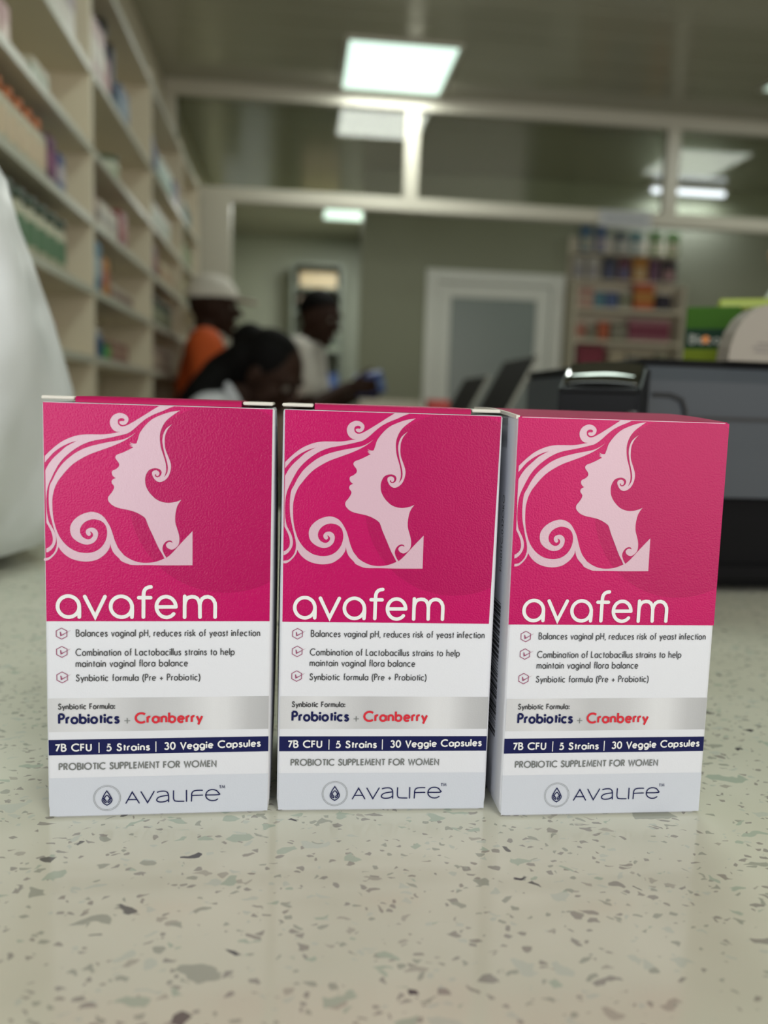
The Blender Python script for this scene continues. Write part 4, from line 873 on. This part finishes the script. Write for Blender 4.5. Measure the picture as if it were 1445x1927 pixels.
def person(label, loc, yaw, P):
    t = thing('person', label, 'person', loc, yaw)
    V_ = lambda k: Vector(P[k])
    R = Matrix.Rotation(P.get('head_turn', 0), 3, 'Z') @ Matrix.Rotation(P.get('head_nod', 0), 3, 'Y') @ Matrix.Rotation(P.get('head_tilt', 0), 3, 'X')
    hc = V_('head'); H_ = lambda *p: hc + R @ Vector(p)
    bm = bmesh.new()
    # head
    ball(bm, H_(-.005, 0, .018), (.098, .077, .100), R); ball(bm, H_(.030, 0, -.045), (.066, .060, .078), R)
    ball(bm, H_(.074, 0, -.102), .023); limb(bm, H_(.092, 0, .005), .009, H_(.114, 0, -.026), .0135)
    limb(bm, H_(.094, -.018, -.064), .009, H_(.094, .018, -.064), .009); limb(bm, H_(.082, -.042, .030), .012, H_(.082, .042, .030), .012)
    for s in (-1, 1):
        limb(bm, H_(.060, .045 * s, -.025), .022, H_(.045, .052 * s, -.06), .018)
        ball(bm, H_(-.006, .078 * s, -.012), (.020, .010, .032), R); ball(bm, H_(.104, .012 * s, -.027), .009)
    ch, nk, pv = V_('chest'), V_('neck'), V_('pelvis')
    chain(bm, [(nk, .060), (H_(-.018, 0, -.075), .054)])
    # trunk
    fwd = Vector((1, 0, 0)); lat = Vector((0, 1, 0))
    for s in (-1, 1):
        sh = Vector(P['arms'][0 if s > 0 else 1][0])
        chain(bm, [(nk - Vector((0, 0, .02)), .055), (sh + Vector((0, -.02 * s, .01)), .055)])
        chain(bm, [(ch + lat * .06 * s, .105), (pv + lat * .07 * s + (ch - pv) * .35, .095), (pv + lat * .075 * s, .105)])
        chain(bm, [(nk - (nk - ch) * .25 + lat * .05 * s, .075), (ch + lat * .06 * s, .105)])
    for (hp, kn, an), s in zip(P['legs'], (1, -1)):
        hp, kn, an = Vector(hp), Vector(kn), Vector(an)
        chain(bm, [(hp, .088), (kn, .056), (kn + (an - kn) * .35, .054), (an, .036)])
        limb(bm, an + Vector((-.035, 0, -.045)), .034, an + Vector((.13, 0, -.055)), .028)
    for (sh, el, wr, hd, nr, th, cu) in P['arms']:
        chain(bm, [(Vector(sh), .052), (Vector(el), .040), (Vector(wr), .027)]); hand(bm, wr, hd, nr, th, cu)
    body = fuse('body', bm, SKIN, t, .0065, 5)
    # face
    for s in (-1, 1):
        bm = bmesh.new(); ball(bm, H_(.0795, .031 * s, .006), .0115); e = mesh_obj('eye', bm, EYEW, t, True)
        bm = bmesh.new(); ball(bm, H_(.0885, .031 * s, .005), .0058); mesh_obj('iris', bm, IRIS, e, True)
    bm = bmesh.new(); limb(bm, H_(.1005, -.017, -.066), .0052, H_(.1005, .017, -.066), .0052); mesh_obj('mouth', bm, LIP, t, True)
    # shirt
    bm = bmesh.new(); g = .014
    for s in (-1, 1):
        sh, el = Vector(P['arms'][0 if s > 0 else 1][0]), Vector(P['arms'][0 if s > 0 else 1][1])
        chain(bm, [(nk - Vector((0, 0, .030)), .055 + g), (sh + Vector((0, -.02 * s, .006)), .055 + g)])
        chain(bm, [(ch + lat * .06 * s, .108 + g), (pv + lat * .07 * s + (ch - pv) * .35, .100 + g), (pv + lat * .075 * s - Vector((0, 0, P.get('hem', .04))), .112 + g)])
        chain(bm, [(nk - (nk - ch) * .28 + lat * .05 * s, .075 + g), (ch + lat * .06 * s, .108 + g)])
        chain(bm, [(sh, .058 + g), (sh + (el - sh) * P.get('sleeve', .62), .048 + g)])
    shirt = fuse('shirt', bm, P['shirt'], t, .009, 5)
    bm = bmesh.new(); n = 20; pts = []
    ax = (H_(-.018, 0, -.075) - nk).normalized(); c0 = nk + ax * .028
    s0 = ax.cross(lat).normalized(); t0 = ax.cross(s0)
    pts = [c0 + (s0 * math.cos(2 * PI * k / n) + t0 * math.sin(2 * PI * k / n)) * .066 for k in range(n + 1)]
    tube(bm, pts, .012, 8); mesh_obj('collar', bm, P.get('collar', P['shirt']), shirt, True)
    # trousers and shoes
    bm = bmesh.new()
    for (hp, kn, an), s in zip(P['legs'], (1, -1)):
        hp, kn, an = Vector(hp), Vector(kn), Vector(an)
        chain(bm, [(pv + lat * .06 * s + Vector((0, 0, .02)), .113), (hp, .100), (kn, .072), (an + Vector((0, 0, .03)), .058)])
    fuse('trousers', bm, P['trousers'], t, .011, 4)
    for (hp, kn, an) in P['legs']:
        an = Vector(an); bm = bmesh.new(); limb(bm, an + Vector((-.04, 0, -.042)), .045, an + Vector((.14, 0, -.052)), .038); ball(bm, an + Vector((0, 0, -.02)), .05)
        fuse('shoe', bm, mat('black shoe', (.01, .01, .01), .4), t, .008, 3)
    return t, H_, R

def standing_legs(h=0.0):
    return [((0, .085, .90 + h), (.01, .09, .49 + h / 2), (-.02, .09, .09)), ((0, -.085, .90 + h), (.01, -.09, .49 + h / 2), (-.02, -.09, .09))]
# man in orange polo and white cap
dz = -.04
P1 = dict(head=(.005, 0, 1.545 + dz), head_nod=.06, neck=(-.025, 0, 1.405 + dz), chest=(-.02, 0, 1.22 + dz), pelvis=(-.01, 0, .95 + dz), legs=standing_legs(dz),
          arms=[((-.015, .185, 1.375 + dz), (.0, .235, 1.09 + dz), (.09, .215, .84), (.25, -.1, -1), (0, -1, -.1), (1, 0, .2), .4),
                ((-.015, -.185, 1.375 + dz), (.0, -.235, 1.09 + dz), (.09, -.215, .84), (.25, .1, -1), (0, 1, -.1), (1, 0, .2), .4)],
          shirt=mat('orange cotton', hexc('c8541c'), .8, bump=(300, .3, .001)), collar=mat('white collar trim', (.55, .53, .48), .7), trousers=mat('dark trousers', (.02, .022, .03), .8))
p1, H_, R = person('man in orange polo shirt and white cap beside the shelving', (-.350, 3.52, 0), .05, P1)
CAPM = mat('white cap cloth', (.62, .59, .53), .75)
bm = bmesh.new(); ball(bm, H_(-.008, 0, .038), (.110, .090, .092), R, 24)
cap = fuse('cap', bm, CAPM, p1, .006, 2, lambda b: bmesh.ops.bisect_plane(b, geom=b.verts[:] + b.edges[:] + b.faces[:], plane_co=H_(0, 0, .030), plane_no=R @ Vector((.10, 0, -1)), clear_outer=True))
bm = bmesh.new(); n = 14; top = []
for k in range(n + 1):
    a = -PI / 2 + PI * k / n; top.append((.050 + .135 * math.cos(a), .084 * math.sin(a)))
for zz in (.044, .039): pass
A = [bm.verts.new(H_(x, y, .046 - .12 * max(0, x - .09) - .8 * y * y)) for x, y in top]; B = [bm.verts.new(H_(x, y, .040 - .12 * max(0, x - .09) - .8 * y * y)) for x, y in top]
bm.faces.new(A); bm.faces.new(B[::-1])
for k in range(n + 1): bm.faces.new((A[k], B[k], B[(k + 1) % (n + 1)], A[(k + 1) % (n + 1)]))
mesh_obj('cap_brim', bm, CAPM, cap)

# man in white shirt holding a blue packet
dz = -.035
P2 = dict(head=(.060, -.01, 1.555 + dz), head_nod=.30, head_turn=-.35, neck=(0, 0, 1.410 + dz), chest=(-.015, 0, 1.225 + dz), pelvis=(-.02, 0, .95 + dz), legs=standing_legs(dz),
          arms=[((-.01, .19, 1.385 + dz), (.03, .235, 1.10 + dz), (.22, .08, 1.16), (1, -.35, .10), (0, -1, .1), (.2, 0, 1), .8),
                ((-.01, -.19, 1.385 + dz), (.05, -.225, 1.13 + dz), (.21, -.07, 1.205), (1, .25, .05), (0, 1, .1), (.2, 0, 1), .8)],
          shirt=mat('white cotton shirt', (.50, .475, .43), .8, bump=(300, .3, .001)), trousers=mat('grey trousers', (.05, .05, .055), .8))
p2, H_, R = person('man in white shirt looking down at a blue packet', (.045, 3.95, 0), -.20, P2)
bm = bmesh.new(); ball(bm, H_(-.014, 0, .030), (.101, .083, .098), R, 24)
fuse('hair', bm, HAIR, p2, .006, 2, lambda b: bmesh.ops.bisect_plane(b, geom=b.verts[:] + b.edges[:] + b.faces[:], plane_co=H_(.0, 0, .035), plane_no=R @ Vector((.62, 0, -1)), clear_outer=True))
bp_ = item('carton', .045, .13, .10, ('3c5490', '6c84b4'), 'blue packet held in the hands of the man in white', 'held things', (.355, 3.905, 1.175), name='held_packet', cat='packet')
bp_.rotation_euler = (.25, -.2, -.25)

# woman with long dark hair, bent over the desk on a stool
st_t = thing('stool', 'black round stool under the bent woman with long dark hair', 'stool', (-.350, 2.46, 0))
bm = bmesh.new(); lathe(bm, [(.105, .580), (.125, .585), (.13, .603), (.125, .620), (.10, .624)], 24); mesh_obj('seat', bm, mat('black vinyl', (.012, .012, .012), .45), st_t, True)
for k in range(4):
    a = PI / 4 + PI / 2 * k; bm = bmesh.new(); tube(bm, [(.08 * math.cos(a), .08 * math.sin(a), .582), (.15 * math.cos(a), .15 * math.sin(a), .002)], .012); mesh_obj('leg', bm, mat('steel leg', (.4, .4, .4), .3, 1), st_t)
bm = bmesh.new(); tube(bm, [(.130 * math.cos(2 * PI * k / 24), .130 * math.sin(2 * PI * k / 24), .20) for k in range(25)], .008); mesh_obj('foot_ring', bm, mat('steel leg', (.4, .4, .4), .3, 1), st_t)
P3 = dict(head=(.275, 0, 1.205), head_nod=.62, head_turn=-.40, neck=(.145, 0, 1.110), chest=(.075, 0, .955), pelvis=(.0, 0, .735), sleeve=.75, hem=-.045,
          legs=[((.02, .09, .73), (.34, .11, .665), (.25, .11, .235)), ((.02, -.09, .73), (.34, -.11, .665), (.25, -.11, .235))],
          arms=[((.125, .165, 1.075), (.12, .235, .88), (.22, .13, .80), (1, -.3, -.15), (0, 0, -1), (0, -1, .1), .35),
                ((.125, -.165, 1.075), (.12, -.235, .88), (.22, -.13, .80), (1, .3, -.15), (0, 0, -1), (0, 1, .1), .35)],
          shirt=mat('white blouse', (.56, .56, .60), .75, bump=(300, .3, .001)), trousers=mat('navy trousers', (.015, .017, .03), .8))
p3, H_, R = person('woman with long dark hair and white blouse bent over the desk', (-.355, 2.46, 0), 0, P3)
bm = bmesh.new(); ball(bm, H_(-.022, 0, .030), (.098, .084, .096), R, 24); ball(bm, H_(-.060, 0, -.015), (.070, .080, .088), R)
for s in (-1, 0, 1): chain(bm, [(H_(-.075, .04 * s, .0), .052), (H_(-.105, .05 * s, -.075), .052), (Vector((.085, .06 * s, 1.135)), .048), (Vector((.0, .07 * s, 1.02)), .044), (Vector((-.06, .08 * s, .90)), .03)])
ball(bm, H_(-.118, .02, .035), (.050, .060, .055), R)
hr = fuse('hair', bm, HAIR, p3, .008, 3, lambda b: bmesh.ops.bisect_plane(b, geom=b.verts[:] + b.edges[:] + b.faces[:], plane_co=H_(.052, 0, .035), plane_no=R @ Vector((.85, 0, -.55)), clear_outer=True))
